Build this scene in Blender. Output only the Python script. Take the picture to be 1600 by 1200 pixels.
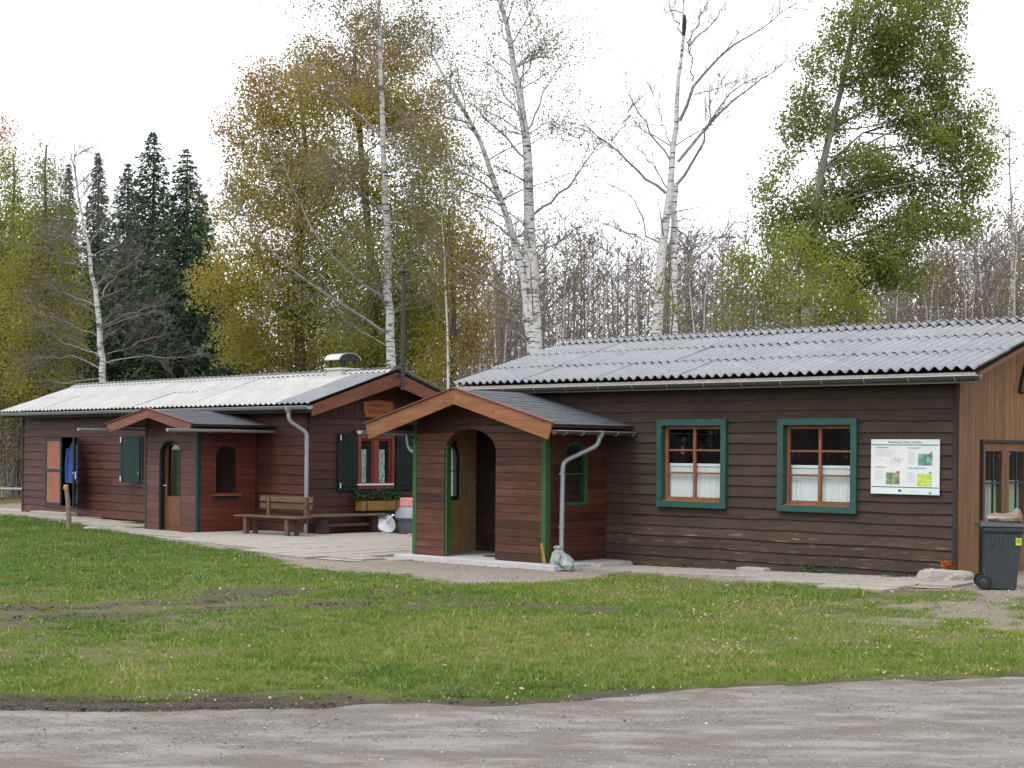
import bpy, math, random
import numpy as np
from mathutils import Vector, Matrix

random.seed(7)
RNG = np.random.default_rng(11)
for o in list(bpy.data.objects):
    bpy.data.objects.remove(o)
SC = bpy.context.scene
COL = SC.collection
PI = math.pi

# ------------------------------------------------------------------ camera
F_PX = 2365.0                      # focal length in pixels of a 1600 px wide picture
ROLL = 0.009
SHY = 104.2
EYE = 2.0
cd = bpy.data.cameras.new('camera')
cam = bpy.data.objects.new('camera', cd)
COL.objects.link(cam)
cd.sensor_width = 36.0
cd.lens = F_PX / 1600 * 36.0
cd.shift_y = SHY / 1600
cd.clip_end = 3000
cam.matrix_world = Matrix.Translation((0, 0, EYE)) @ Matrix.Rotation(PI / 2, 4, 'X') @ Matrix.Rotation(ROLL, 4, 'Z')
SC.camera = cam

# ------------------------------------------------------------------ sky and sun (bright overcast)
SUN_EL, SUN_AZ = math.radians(60), math.radians(225)      # azimuth from +Y clockwise: behind the camera, to the left
wd = bpy.data.worlds.new('World')
SC.world = wd
wd.use_nodes = True
nt = wd.node_tree
nt.nodes.clear()
sky = nt.nodes.new('ShaderNodeTexSky')
sky.sky_type = 'NISHITA'
sky.sun_disc = False
sky.sun_elevation = SUN_EL
sky.sun_rotation = SUN_AZ
sky.dust_density = 3.0
cl = nt.nodes.new('ShaderNodeMix'); cl.data_type = 'RGBA'
tcw = nt.nodes.new('ShaderNodeTexCoord')
nzw = nt.nodes.new('ShaderNodeTexNoise'); nzw.inputs['Scale'].default_value = 2.2; nzw.inputs['Detail'].default_value = 5
nt.links.new(tcw.outputs['Generated'], nzw.inputs['Vector'])
rmw = nt.nodes.new('ShaderNodeMapRange')
rmw.inputs['From Min'].default_value = .3; rmw.inputs['From Max'].default_value = .7
rmw.inputs['To Min'].default_value = .84; rmw.inputs['To Max'].default_value = .98
nt.links.new(nzw.outputs['Fac'], rmw.inputs['Value'])
nt.links.new(rmw.outputs['Result'], cl.inputs['Factor'])
nt.links.new(sky.outputs['Color'], cl.inputs['A'])
cl.inputs['B'].default_value = (8.6, 8.7, 9.0, 1)          # the cloud layer, same brightness scale as the sky
bg = nt.nodes.new('ShaderNodeBackground')
bg.inputs['Strength'].default_value = 0.12
nt.links.new(cl.outputs['Result'], bg.inputs['Color'])
wo = nt.nodes.new('ShaderNodeOutputWorld')
nt.links.new(bg.outputs['Background'], wo.inputs['Surface'])

sl = bpy.data.lights.new('sun', 'SUN')
sl.energy = 1.1
sl.angle = math.radians(22)
sl.color = (1, .96, .9)
sun = bpy.data.objects.new('sun', sl)
COL.objects.link(sun)
sd = Vector((math.sin(SUN_AZ) * math.cos(SUN_EL), math.cos(SUN_AZ) * math.cos(SUN_EL), math.sin(SUN_EL)))
sun.rotation_euler = sd.to_track_quat('Z', 'Y').to_euler()
sun.location = sd * 60

SC.view_settings.view_transform = 'Standard'
SC.view_settings.look = 'None'
SC.view_settings.gamma = 1
SC.view_settings.exposure = 1.0

# ------------------------------------------------------------------ picture <-> place
HF = {'R': (6.623, 22.475, .714), 'L': (-4.523, 33.62, .806)}
CR, SR = math.cos(ROLL), math.sin(ROLL)

def ray(px, py):
    dx, dy = px - 800, py - 600 - SHY
    return (CR * dx + SR * dy) / F_PX, -(-SR * dx + CR * dy) / F_PX

def gnd(px, py, z=0.0):
    rx, rz = ray(px, py)
    t = (z - EYE) / rz
    return (rx * t, t)

def at(px, py, Y):
    rx, rz = ray(px, py)
    return (rx * Y, Y, EYE + rz * Y)

def loc(h, X, Y):
    x, y, a = HF[h]
    X, Y = X - x, Y - y
    return X * math.cos(a) - Y * math.sin(a), X * math.sin(a) + Y * math.cos(a)

def W(h, u, v, z=0.0):
    x, y, a = HF[h]
    return (x + u * math.cos(a) + v * math.sin(a), y - u * math.sin(a) + v * math.cos(a), z)

def sst(a, b, x):
    t = np.clip((x - a) / (b - a), 0, 1)
    return t * t * (3 - 2 * t)

def ground_z(X, Y):
    X, Y = np.asarray(X, float), np.asarray(Y, float)
    return 0.015 + .13 * sst(1.5, 7.0, X) * sst(17.5, 21.5, Y) + .065 * sst(25.5, 31.5, Y) * sst(0, -2.5, X)

# value noise on arrays
_tab = np.random.default_rng(3).random((256, 256))
def vnoise(x, y):
    xi = np.floor(x).astype(int); yi = np.floor(y).astype(int)
    fx = x - xi; fy = y - yi
    fx = fx * fx * (3 - 2 * fx); fy = fy * fy * (3 - 2 * fy)
    a = _tab[xi & 255, yi & 255]; b = _tab[(xi + 1) & 255, yi & 255]
    c = _tab[xi & 255, (yi + 1) & 255]; d = _tab[(xi + 1) & 255, (yi + 1) & 255]
    return (a * (1 - fx) + b * fx) * (1 - fy) + (c * (1 - fx) + d * fx) * fy
def fbm(x, y, s=1.0, o=4):
    r = 0; amp = .5; tot = 0
    for k in range(o):
        r = r + amp * vnoise(x * s + 17.3 * k, y * s + 5.1 * k); tot += amp
        s *= 2.03; amp *= .55
    return r / tot

# ------------------------------------------------------------------ object helpers
def link(o, parent=None, frame=None):
    COL.objects.link(o)
    if parent is not None:
        o.parent = parent
    elif frame:
        x, y, a = HF[frame]
        o.location = (x, y, 0); o.rotation_euler = (0, 0, -a)
    return o

def tag(o, label=None, cat=None, group=None, kind=None):
    if label: o['label'] = label
    if cat: o['category'] = cat
    if group: o['group'] = group
    if kind: o['kind'] = kind
    return o

def empty(name, loc_=(0, 0, 0), rz=0.0, label=None, cat=None, group=None):
    o = bpy.data.objects.new(name, None)
    o.empty_display_size = .2
    COL.objects.link(o)
    o.location = loc_; o.rotation_euler = (0, 0, rz)
    return tag(o, label, cat, group)

class MB:
    def __init__(s): s.v = []; s.f = []
    def add(s, vs, fs):
        n = len(s.v); s.v += [tuple(p) for p in vs]; s.f += [tuple(n + i for i in q) for q in fs]; return s
    def box(s, x0, x1, y0, y1, z0, z1):
        return s.add([(x0, y0, z0), (x1, y0, z0), (x1, y1, z0), (x0, y1, z0), (x0, y0, z1), (x1, y0, z1), (x1, y1, z1), (x0, y1, z1)],
                     [(0, 3, 2, 1), (4, 5, 6, 7), (0, 1, 5, 4), (1, 2, 6, 5), (2, 3, 7, 6), (3, 0, 4, 7)])
    def hexa(s, b, t):   # bottom loop of four, top loop of four
        return s.add(list(b) + list(t), [(3, 2, 1, 0), (4, 5, 6, 7), (0, 1, 5, 4), (1, 2, 6, 5), (2, 3, 7, 6), (3, 0, 4, 7)])
    def prism(s, poly, off):   # 3-D polygon pushed along off
        n = len(poly); q = [tuple(a + b for a, b in zip(p, off)) for p in poly]
        return s.add(list(poly) + q, [tuple(range(n))[::-1], tuple(range(n, 2 * n))] + [(i, (i + 1) % n, n + (i + 1) % n, n + i) for i in range(n)])
    def bar(s, a, b, w, h, up=(0, 0, 1)):
        a, b, up = Vector(a), Vector(b), Vector(up)
        d = (b - a).normalized(); x = d.cross(up).normalized(); z = x.cross(d).normalized()
        c = lambda p: [p - x * w / 2 - z * h / 2, p + x * w / 2 - z * h / 2, p + x * w / 2 + z * h / 2, p - x * w / 2 + z * h / 2]
        return s.hexa(c(a), c(b))
    def tube(s, pts, r, n=8, caps=True):
        pts = [Vector(p) for p in pts]
        rs = r if hasattr(r, '__len__') else [r] * len(pts)
        base = len(s.v); prev = None
        for i, p in enumerate(pts):
            t = (pts[min(i + 1, len(pts) - 1)] - pts[max(i - 1, 0)]).normalized()
            if prev is None:
                ref = Vector((0, 0, 1)) if abs(t.z) < .9 else Vector((1, 0, 0))
                x = t.cross(ref).normalized()
            else:
                x = (prev - t * prev.dot(t)).normalized()
            prev = x; y = t.cross(x)
            for k in range(n):
                a = 2 * PI * k / n
                s.v.append(tuple(p + (x * math.cos(a) + y * math.sin(a)) * rs[i]))
        for i in range(len(pts) - 1):
            for k in range(n):
                s.f.append((base + i * n + k, base + i * n + (k + 1) % n, base + (i + 1) * n + (k + 1) % n, base + (i + 1) * n + k))
        if caps:
            s.f.append(tuple(base + k for k in range(n))[::-1])
            s.f.append(tuple(base + (len(pts) - 1) * n + k for k in range(n)))
        return s
    def lathe(s, prof, n=20, M=None):   # (radius, height) profile about local z
        base = len(s.v)
        for r, z in prof:
            for k in range(n):
                p = Vector((r * math.cos(2 * PI * k / n), r * math.sin(2 * PI * k / n), z))
                s.v.append(tuple(M @ p if M else p))
        for i in range(len(prof) - 1):
            for k in range(n):
                s.f.append((base + i * n + k, base + i * n + (k + 1) % n, base + (i + 1) * n + (k + 1) % n, base + (i + 1) * n + k))
        s.f.append(tuple(base + k for k in range(n))[::-1])
        s.f.append(tuple(base + (len(prof) - 1) * n + k for k in range(n)))
        return s
    def mesh(s, name):
        m = bpy.data.meshes.new(name); m.from_pydata(s.v, [], s.f); m.update(); return m
    def build(s, name, mat, parent=None, frame=None, smooth=False, bev=0.0, label=None):
        m = s.mesh(name); m.materials.append(mat)
        if smooth:
            m.polygons.foreach_set('use_smooth', [True] * len(m.polygons))
            try: m.set_sharp_from_angle(angle=math.radians(40))
            except Exception: pass
        o = bpy.data.objects.new(name, m)
        if bev:
            b = o.modifiers.new('bevel', 'BEVEL'); b.width = bev; b.segments = 2; b.limit_method = 'ANGLE'; b.angle_limit = math.radians(40)
        if label: o['label'] = label
        return link(o, parent, frame)

def fast_mesh(name, V, Fc, mat, tint=None, smooth=False):
    V = np.ascontiguousarray(V, np.float32); Fc = np.ascontiguousarray(Fc, np.int32)
    k = Fc.shape[1]; m = bpy.data.meshes.new(name)
    m.vertices.add(len(V)); m.vertices.foreach_set('co', V.ravel())
    m.loops.add(Fc.size); m.loops.foreach_set('vertex_index', Fc.ravel())
    m.polygons.add(len(Fc)); m.polygons.foreach_set('loop_start', np.arange(0, Fc.size, k, dtype=np.int32))
    if smooth: m.polygons.foreach_set('use_smooth', np.ones(len(Fc), bool))
    m.update(calc_edges=True)
    if tint is not None:
        for nm, arr in (tint.items() if isinstance(tint, dict) else [('tint', tint)]):
            a = m.attributes.new(nm, 'FLOAT', 'POINT'); a.data.foreach_set('value', np.ascontiguousarray(arr, np.float32))
    m.materials.append(mat)
    return m

# ------------------------------------------------------------------ materials
def new_mat(name):
    m = bpy.data.materials.new(name); m.use_nodes = True
    t = m.node_tree; t.nodes.clear()
    out = t.nodes.new('ShaderNodeOutputMaterial'); p = t.nodes.new('ShaderNodeBsdfPrincipled')
    t.links.new(p.outputs['BSDF'], out.inputs['Surface'])
    return m, t, p, out

def nnode(t, typ, **kw):
    n = t.nodes.new(typ)
    for k, v in kw.items():
        if k in n.inputs: n.inputs[k].default_value = v
        else: setattr(n, k, v)
    return n

def rgba(c): return (c[0], c[1], c[2], 1)

def mixc(t, fac, a, b, blend='MIX'):
    n = t.nodes.new('ShaderNodeMix'); n.data_type = 'RGBA'; n.blend_type = blend
    for s, v in (('Factor', fac), ('A', a), ('B', b)):
        if isinstance(v, (int, float)): n.inputs[s].default_value = v
        elif isinstance(v, tuple): n.inputs[s].default_value = rgba(v)
        else: t.links.new(v, n.inputs[s])
    return n.outputs['Result']

def mrange(t, v, a, b, c=0.0, d=1.0):
    n = t.nodes.new('ShaderNodeMapRange')
    for k, x in zip(('From Min', 'From Max', 'To Min', 'To Max'), (a, b, c, d)): n.inputs[k].default_value = x
    t.links.new(v, n.inputs['Value']); return n.outputs['Result']

def coords(t, scale=(1, 1, 1), rnd=False):
    tc = t.nodes.new('ShaderNodeTexCoord'); v = tc.outputs['Object']
    if rnd:
        oi = t.nodes.new('ShaderNodeObjectInfo'); mu = nnode(t, 'ShaderNodeVectorMath', operation='MULTIPLY_ADD')
        t.links.new(oi.outputs['Random'], mu.inputs[0]); mu.inputs[1].default_value = (37, 53, 71); t.links.new(v, mu.inputs[2]); v = mu.outputs[0]
    mp = t.nodes.new('ShaderNodeMapping'); mp.inputs['Scale'].default_value = scale
    t.links.new(v, mp.inputs['Vector']); return mp.outputs['Vector']

def noise(t, vec, scale=5.0, detail=4.0, rough=.55):
    n = t.nodes.new('ShaderNodeTexNoise')
    n.inputs['Scale'].default_value = scale; n.inputs['Detail'].default_value = detail; n.inputs['Roughness'].default_value = rough
    t.links.new(vec, n.inputs['Vector']); return n.outputs['Fac']

def bump(t, p, h, strength=.3, dist=.01):
    b = t.nodes.new('ShaderNodeBump'); b.inputs['Strength'].default_value = strength; b.inputs['Distance'].default_value = dist
    t.links.new(h, b.inputs['Height']); t.links.new(b.outputs['Normal'], p.inputs['Normal'])

def wood(name, c1, c2, axis='X', rough=.65, var=.35, wear=None, wear_amt=.0, knots=.0, spec=.3):
    m, t, p, _ = new_mat(name)
    sc = {'X': (.35, 9, 9), 'Y': (9, .35, 9), 'Z': (9, 9, .35)}[axis]
    v = coords(t, sc, True)
    g = noise(t, v, 4.0, 6, .6)
    col = mixc(t, mrange(t, g, .3, .72), c1, c2)
    v2 = coords(t, tuple(1.2 if s < 1 else 2.6 for s in sc), True)
    blot = noise(t, v2, 1.7, 4, .6)
    col = mixc(t, mrange(t, blot, .35, .7, 0, .6), col, tuple(x * .62 for x in c1))
    if wear:
        wv = coords(t, tuple(1.5 if s < 1 else 11 for s in sc), True)
        wn = noise(t, wv, 2.2, 5, .7)
        col = mixc(t, mrange(t, wn, .68 - wear_amt, .8 - wear_amt, 0, .75), col, wear)
    if knots:
        vo = t.nodes.new('ShaderNodeTexVoronoi'); vo.inputs['Scale'].default_value = 2.1
        t.links.new(coords(t, tuple(1.0 if s < 1 else 2.2 for s in sc), True), vo.inputs['Vector'])
        col = mixc(t, mrange(t, vo.outputs['Distance'], .03, .12, knots, 0), col, tuple(x * .35 for x in c1))
    oi = t.nodes.new('ShaderNodeObjectInfo')
    br = mrange(t, oi.outputs['Random'], 0, 1, 1 - var, 1 + var)
    cm = t.nodes.new('ShaderNodeVectorMath'); cm.operation = 'SCALE'
    t.links.new(col, cm.inputs[0]); t.links.new(br, cm.inputs['Scale'])
    t.links.new(cm.outputs[0], p.inputs['Base Color'])
    t.links.new(mrange(t, g, .3, .7, rough - .1, rough + .12), p.inputs['Roughness'])
    p.inputs['Specular IOR Level'].default_value = spec
    bump(t, p, g, .35, .004)
    return m

def plain(name, c, rough=.6, metal=0.0, var=.12, scale=6.0, spec=.4, bmp=.1):
    m, t, p, _ = new_mat(name)
    v = coords(t, (1, 1, 1), True); n = noise(t, v, scale, 5, .6)
    col = mixc(t, mrange(t, n, .25, .75), tuple(x * (1 - var) for x in c), tuple(x * (1 + var) for x in c))
    n2 = noise(t, v, scale * .22, 4, .7)
    col = mixc(t, mrange(t, n2, .45, .75, 0, .3), col, tuple(x * .55 + .01 for x in c))
    t.links.new(col, p.inputs['Base Color'])
    t.links.new(mrange(t, n, .2, .8, max(rough - .1, .05), min(rough + .1, 1)), p.inputs['Roughness'])
    p.inputs['Metallic'].default_value = metal; p.inputs['Specular IOR Level'].default_value = spec
    if bmp: bump(t, p, n, bmp, .004)
    return m

def leaf_mat(name, ramp, trans=.35, rough=.6):
    m, t, p, out = new_mat(name)
    a = t.nodes.new('ShaderNodeAttribute'); a.attribute_name = 'tint'
    r = t.nodes.new('ShaderNodeValToRGB'); el = r.color_ramp.elements
    while len(el) < len(ramp): el.new(.5)
    for e, (pos, c) in zip(el, ramp): e.position = pos; e.color = rgba(c)
    t.links.new(a.outputs['Fac'], r.inputs['Fac'])
    t.links.new(r.outputs['Color'], p.inputs['Base Color'])
    p.inputs['Roughness'].default_value = rough; p.inputs['Specular IOR Level'].default_value = .25
    tr = t.nodes.new('ShaderNodeBsdfTranslucent'); t.links.new(r.outputs['Color'], tr.inputs['Color'])
    mx = t.nodes.new('ShaderNodeMixShader'); mx.inputs['Fac'].default_value = trans
    t.links.new(p.outputs['BSDF'], mx.inputs[1]); t.links.new(tr.outputs['BSDF'], mx.inputs[2])
    t.links.new(mx.outputs['Shader'], out.inputs['Surface'])
    return m

def glass_mat(name, tintc=(.94, .96, .95)):
    m = bpy.data.materials.new(name); m.use_nodes = True; t = m.node_tree; t.nodes.clear()
    out = t.nodes.new('ShaderNodeOutputMaterial'); tr = t.nodes.new('ShaderNodeBsdfTransparent'); gl = t.nodes.new('ShaderNodeBsdfGlossy')
    tr.inputs['Color'].default_value = rgba(tintc); gl.inputs['Roughness'].default_value = .015
    ge = t.nodes.new('ShaderNodeNewGeometry'); dt = nnode(t, 'ShaderNodeVectorMath', operation='DOT_PRODUCT')
    t.links.new(ge.outputs['Normal'], dt.inputs[0]); t.links.new(ge.outputs['Incoming'], dt.inputs[1])
    ab = nnode(t, 'ShaderNodeMath', operation='ABSOLUTE'); t.links.new(dt.outputs['Value'], ab.inputs[0])
    om = nnode(t, 'ShaderNodeMath', operation='SUBTRACT'); om.inputs[0].default_value = 1; t.links.new(ab.outputs[0], om.inputs[1])
    pw = nnode(t, 'ShaderNodeMath', operation='POWER'); t.links.new(om.outputs[0], pw.inputs[0]); pw.inputs[1].default_value = 5
    mx = t.nodes.new('ShaderNodeMixShader'); t.links.new(mrange(t, pw.outputs[0], 0, 1, .045, 1), mx.inputs['Fac'])
    t.links.new(tr.outputs['BSDF'], mx.inputs[1]); t.links.new(gl.outputs['BSDF'], mx.inputs[2])
    t.links.new(mx.outputs['Shader'], out.inputs['Surface']); return m

MT = {}
MT['siding_dark'] = wood('siding_dark', (.036, .0225, .0165), (.060, .039, .029), 'X', .75, .14, wear=(.15, .11, .08), wear_amt=.05)
MT['siding_worn'] = wood('siding_worn', (.040, .026, .019), (.068, .045, .034), 'X', .8, .14, wear=(.21, .165, .125), wear_amt=.10)
MT['siding_red'] = wood('siding_red', (.052, .0175, .0125), (.086, .032, .022), 'X', .6, .24, wear=(.20, .09, .05), wear_amt=.02)
MT['siding_red_y'] = wood('siding_red_y', (.042, .0125, .0095), (.070, .0235, .0175), 'Y', .6, .22)
MT['siding_red_z'] = wood('siding_red_z', (.042, .0155, .0125), (.062, .0245, .0195), 'Z', .6, .2)
MT['porch_board'] = wood('porch_board', (.046, .018, .0125), (.112, .043, .024), 'X', .5, .42, knots=.5)
MT['porch_board_y'] = wood('porch_board_y', (.045, .014, .010), (.095, .030, .018), 'Y', .5, .3)
MT['porch_pink'] = wood('porch_pink', (.090, .036, .029), (.125, .054, .043), 'X', .6, .18)
MT['porch_red_y'] = wood('porch_red_y', (.095, .022, .0135), (.130, .035, .021), 'Y', .55, .15)
MT['barge'] = wood('barge', (.17, .066, .027), (.29, .130, .057), 'X', .5, .12, knots=.7)
MT['barge_red'] = wood('barge_red', (.150, .056, .037), (.20, .08, .052), 'X', .6, .1, knots=.2)
MT['barge_red_y'] = wood('barge_red_y', (.130, .040, .020), (.20, .068, .034), 'Y', .6, .1, knots=.4)
MT['gable_board'] = wood('gable_board', (.140, .063, .023), (.235, .115, .045), 'Z', .65, .2, wear=(.2, .15, .1), wear_amt=-.02, knots=.4)
MT['door_wood'] = wood('door_wood', (.125, .050, .020), (.18, .078, .034), 'Z', .5, .1)
MT['door_red'] = wood('door_red', (.11, .040, .018), (.17, .07, .03), 'Z', .35, .1)
MT['frame_wood'] = wood('frame_wood', (.17, .066, .028), (.25, .105, .046), 'Z', .45, .1)
MT['frame_red'] = wood('frame_red', (.15, .030, .016), (.20, .048, .026), 'Z', .45, .08)
MT['panel_tan'] = wood('panel_tan', (.36, .22, .095), (.48, .32, .15), 'Z', .6, .12, knots=.3)
MT['bench_wood'] = wood('bench_wood', (.070, .045, .025), (.120, .080, .045), 'X', .75, .15, wear=(.16, .14, .085), wear_amt=.02)
MT['box_wood'] = wood('box_wood', (.24, .13, .035), (.34, .20, .060), 'Y', .6, .12)
MT['plaque'] = wood('plaque', (.25, .072, .014), (.34, .115, .026), 'Y', .4, .05)
MT['stake'] = wood('stake', (.17, .125, .09), (.26, .20, .15), 'Z', .8, .1, wear=(.33, .15, .06), wear_amt=.0)
MT['panel_salmon'] = wood('panel_salmon', (.25, .092, .055), (.30, .12, .075), 'Z', .6, .06)
MT['core'] = plain('core', (.028, .022, .02), .9, var=.2)
MT['teal'] = plain('teal', (.016, .068, .056), .45, var=.1, scale=9)
MT['green'] = plain('green', (.020, .088, .021), .4, var=.12)
MT['green_dark'] = plain('green_dark', (.013, .034, .031), .6, var=.12, spec=.25)
MT['shutter'] = plain('shutter', (.0065, .0145, .0125), .65, var=.12, spec=.2)
MT['zinc'] = plain('zinc', (.27, .29, .31), .42, .5, var=.12, scale=14)
MT['gutter_dark'] = plain('gutter_dark', (.065, .062, .062), .5, .2, var=.2)
MT['gutter_pale'] = plain('gutter_pale', (.30, .315, .33), .45, .4, var=.12, scale=12)
MT['black'] = plain('black', (.012, .012, .014), .6)
MT['soffit'] = plain('soffit', (.035, .026, .022), .8)
MT['fascia'] = plain('fascia', (.27, .25, .22), .8, var=.3, scale=9)
MT['chrome'] = plain('chrome', (.7, .7, .72), .25, .9, var=.05)
MT['steel'] = plain('steel', (.45, .46, .47), .35, .7, var=.1)
MT['flue'] = plain('flue', (.035, .033, .036), .5, .3, var=.2)
MT['plaster'] = plain('plaster', (.42, .41, .38), .85)
MT['concrete'] = plain('concrete', (.27, .25, .225), .9, var=.18, scale=12, bmp=.4)
MT['plinth'] = plain('plinth', (.38, .37, .365), .85, var=.12, scale=9, bmp=.3)
MT['slab'] = plain('slab', (.245, .222, .198), .9, var=.22, scale=10, bmp=.4)
MT['glass'] = glass_mat('glass')
MT['white'] = plain('white', (.56, .58, .58), .4, var=.04)
MT['white_plastic'] = plain('white_plastic', (.70, .70, .75), .35, var=.05)
MT['pink'] = plain('pink', (.62, .26, .24), .6, var=.1)
MT['grey_tub'] = plain('grey_tub', (.25, .27, .30), .5, var=.25)
MT['bin'] = plain('bin', (.026, .033, .037), .45, var=.2, scale=12)
MT['rubber'] = plain('rubber', (.012, .012, .012), .8)
MT['lime'] = plain('lime', (.36, .48, .03), .5)
MT['blue'] = plain('blue', (.010, .050, .20), .7, var=.25)
MT['navy'] = plain('navy', (.012, .020, .075), .8, var=.2)
MT['bag'] = plain('bag', (.17, .205, .19), .35, var=.2, scale=9, spec=.6)
MT['mat'] = plain('mat', (.035, .035, .038), .95)
MT['rag'] = wood('rag', (.13, .10, .075), (.36, .30, .23), 'X', .9, .05)
MT['orange'] = plain('orange', (.55, .12, .02), .6, var=.3, scale=30)
MT['yellow_note'] = plain('yellow_note', (.45, .36, .10), .7)
MT['room'] = plain('room', (.10, .085, .07), .9)

def cloth_mat(name, c, trans=.4):
    m, t, p, out = new_mat(name)
    p.inputs['Base Color'].default_value = rgba(c); p.inputs['Roughness'].default_value = .9
    tr = nnode(t, 'ShaderNodeBsdfTranslucent'); tr.inputs['Color'].default_value = rgba(c)
    mx = t.nodes.new('ShaderNodeMixShader'); mx.inputs['Fac'].default_value = trans
    t.links.new(p.outputs['BSDF'], mx.inputs[1]); t.links.new(tr.outputs['BSDF'], mx.inputs[2]); t.links.new(mx.outputs['Shader'], out.inputs['Surface'])
    return m
MT['curtain'] = cloth_mat('curtain', (.88, .90, .95), .25)
MT['curtain_green'] = cloth_mat('curtain_green', (.50, .62, .48), .25)

def lace_mat():
    m, t, p, out = new_mat('lace')
    p.inputs['Base Color'].default_value = (.78, .84, .92, 1); p.inputs['Roughness'].default_value = .9
    n = noise(t, coords(t, (1, 1, 1)), 60, 2)
    tr = t.nodes.new('ShaderNodeBsdfTransparent'); mx = t.nodes.new('ShaderNodeMixShader')
    t.links.new(mrange(t, n, .42, .56), mx.inputs['Fac'])
    t.links.new(tr.outputs['BSDF'], mx.inputs[1]); t.links.new(p.outputs['BSDF'], mx.inputs[2]); t.links.new(mx.outputs['Shader'], out.inputs['Surface'])
    return m
MT['lace'] = lace_mat()

def eternit(name, c, speck, moss, trough=0):
    m, t, p, _ = new_mat(name)
    v = coords(t, (1, 1, 1), False)
    a = noise(t, v, 1.3, 6, .65); b = noise(t, coords(t, (1.2, .35, .35)), 22, 3, .6)
    col = mixc(t, mrange(t, a, .3, .7), tuple(x * .82 for x in c), tuple(x * 1.12 for x in c))
    col = mixc(t, mrange(t, b, .45, .75, 0, .35), col, tuple(x * .6 for x in c))
    sp = noise(t, v, 13, 2, .5)
    col = mixc(t, mrange(t, sp, .66, .72, 0, speck), col, (.07, .065, .06))
    s2 = noise(t, v, 9, 3, .5)
    col = mixc(t, mrange(t, s2, .68, .75, 0, moss), col, (.40, .38, .27))
    if trough:      # shade between the ridges, painted into the colour as uneven dark bands
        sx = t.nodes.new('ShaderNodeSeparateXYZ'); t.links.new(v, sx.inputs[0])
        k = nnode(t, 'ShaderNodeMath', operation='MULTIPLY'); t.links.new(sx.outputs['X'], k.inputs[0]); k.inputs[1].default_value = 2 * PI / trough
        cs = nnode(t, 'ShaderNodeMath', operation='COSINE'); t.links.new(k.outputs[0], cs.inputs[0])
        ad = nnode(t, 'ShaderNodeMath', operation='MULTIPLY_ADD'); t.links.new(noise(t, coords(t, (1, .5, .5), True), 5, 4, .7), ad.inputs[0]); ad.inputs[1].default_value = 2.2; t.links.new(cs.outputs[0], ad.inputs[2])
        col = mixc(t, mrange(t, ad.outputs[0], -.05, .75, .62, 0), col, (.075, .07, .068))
    oi = t.nodes.new('ShaderNodeObjectInfo'); cm = t.nodes.new('ShaderNodeVectorMath'); cm.operation = 'SCALE'
    t.links.new(col, cm.inputs[0]); t.links.new(mrange(t, oi.outputs['Random'], 0, 1, .95, 1.05), cm.inputs['Scale'])
    t.links.new(cm.outputs[0], p.inputs['Base Color']); p.inputs['Roughness'].default_value = .75; p.inputs['Specular IOR Level'].default_value = .3
    bump(t, p, b, .3, .004); return m
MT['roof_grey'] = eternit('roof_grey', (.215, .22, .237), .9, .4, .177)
MT['roof_white'] = eternit('roof_white', (.335, .333, .325), .10, .1)
MT['roof_weathered'] = eternit('roof_weathered', (.18, .185, .20), .35, .1)
MT['shingle'] = plain('shingle', (.060, .063, .073), .8, var=.35, scale=30, spec=.35, bmp=.5)

def birch_bark(name, white=(.49, .48, .475), dark=(.035, .032, .03)):
    m, t, p, _ = new_mat(name)
    n1 = noise(t, coords(t, (1.5, 1.5, 9)), 1.6, 4, .65)
    n2 = noise(t, coords(t, (1, 1, 2.2)), 1.3, 3, .6)
    n3 = noise(t, coords(t, (4, 4, 30)), 1.5, 3, .6)
    col = mixc(t, mrange(t, n1, .55, .62), white, dark)
    col = mixc(t, mrange(t, n2, .58, .68, 0, .85), col, dark)
    col = mixc(t, mrange(t, n3, .55, .7, 0, .5), col, tuple(x * .45 for x in white))
    t.links.new(col, p.inputs['Base Color']); p.inputs['Roughness'].default_value = .75
    bump(t, p, n1, .4, .02); return m
MT['birch'] = birch_bark('birch')
MT['birch_far'] = birch_bark('birch_far', (.46, .44, .41), (.09, .08, .075))
MT['limb'] = plain('limb', (.24, .225, .215), .85, var=.3)
MT['twig'] = plain('twig', (.135, .115, .11), .85, var=.25)
MT['twig_brown'] = plain('twig_brown', (.19, .165, .155), .9, var=.3)
MT['bark'] = plain('bark', (.10, .085, .07), .9, var=.3, bmp=.6)
MT['bark_pale'] = plain('bark_pale', (.26, .25, .22), .9, var=.3, bmp=.5)
MT['leaf_autumn'] = leaf_mat('leaf_autumn', [(0, (.15, .180, .034)), (.35, (.25, .245, .040)), (.6, (.36, .285, .050)), (.8, (.32, .215, .085)), (1, (.28, .170, .105))], .45)
MT['leaf_green'] = leaf_mat('leaf_green', [(0, (.105, .145, .036)), (.5, (.195, .235, .055)), (.85, (.28, .295, .062)), (1, (.36, .31, .07))], .5)
MT['leaf_olive'] = leaf_mat('leaf_olive', [(0, (.12, .155, .03)), (.6, (.22, .235, .038)), (1, (.34, .29, .04))], .45)
MT['leaf_brown'] = leaf_mat('leaf_brown', [(0, (.16, .13, .07)), (.5, (.20, .135, .055)), (1, (.28, .16, .04))])
MT['leaf_pale'] = leaf_mat('leaf_pale', [(0, (.15, .155, .065)), (.6, (.23, .205, .075)), (1, (.28, .205, .08))], .4)
MT['leaf_red'] = leaf_mat('leaf_red', [(0, (.33, .10, .07)), (1, (.45, .19, .12))], .4)
MT['needle'] = leaf_mat('needle', [(0, (.024, .052, .024)), (.6, (.044, .085, .040)), (1, (.075, .125, .058))], .12)
MT['shrub'] = leaf_mat('shrub', [(0, (.020, .045, .018)), (1, (.055, .10, .035))], .2)
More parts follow.
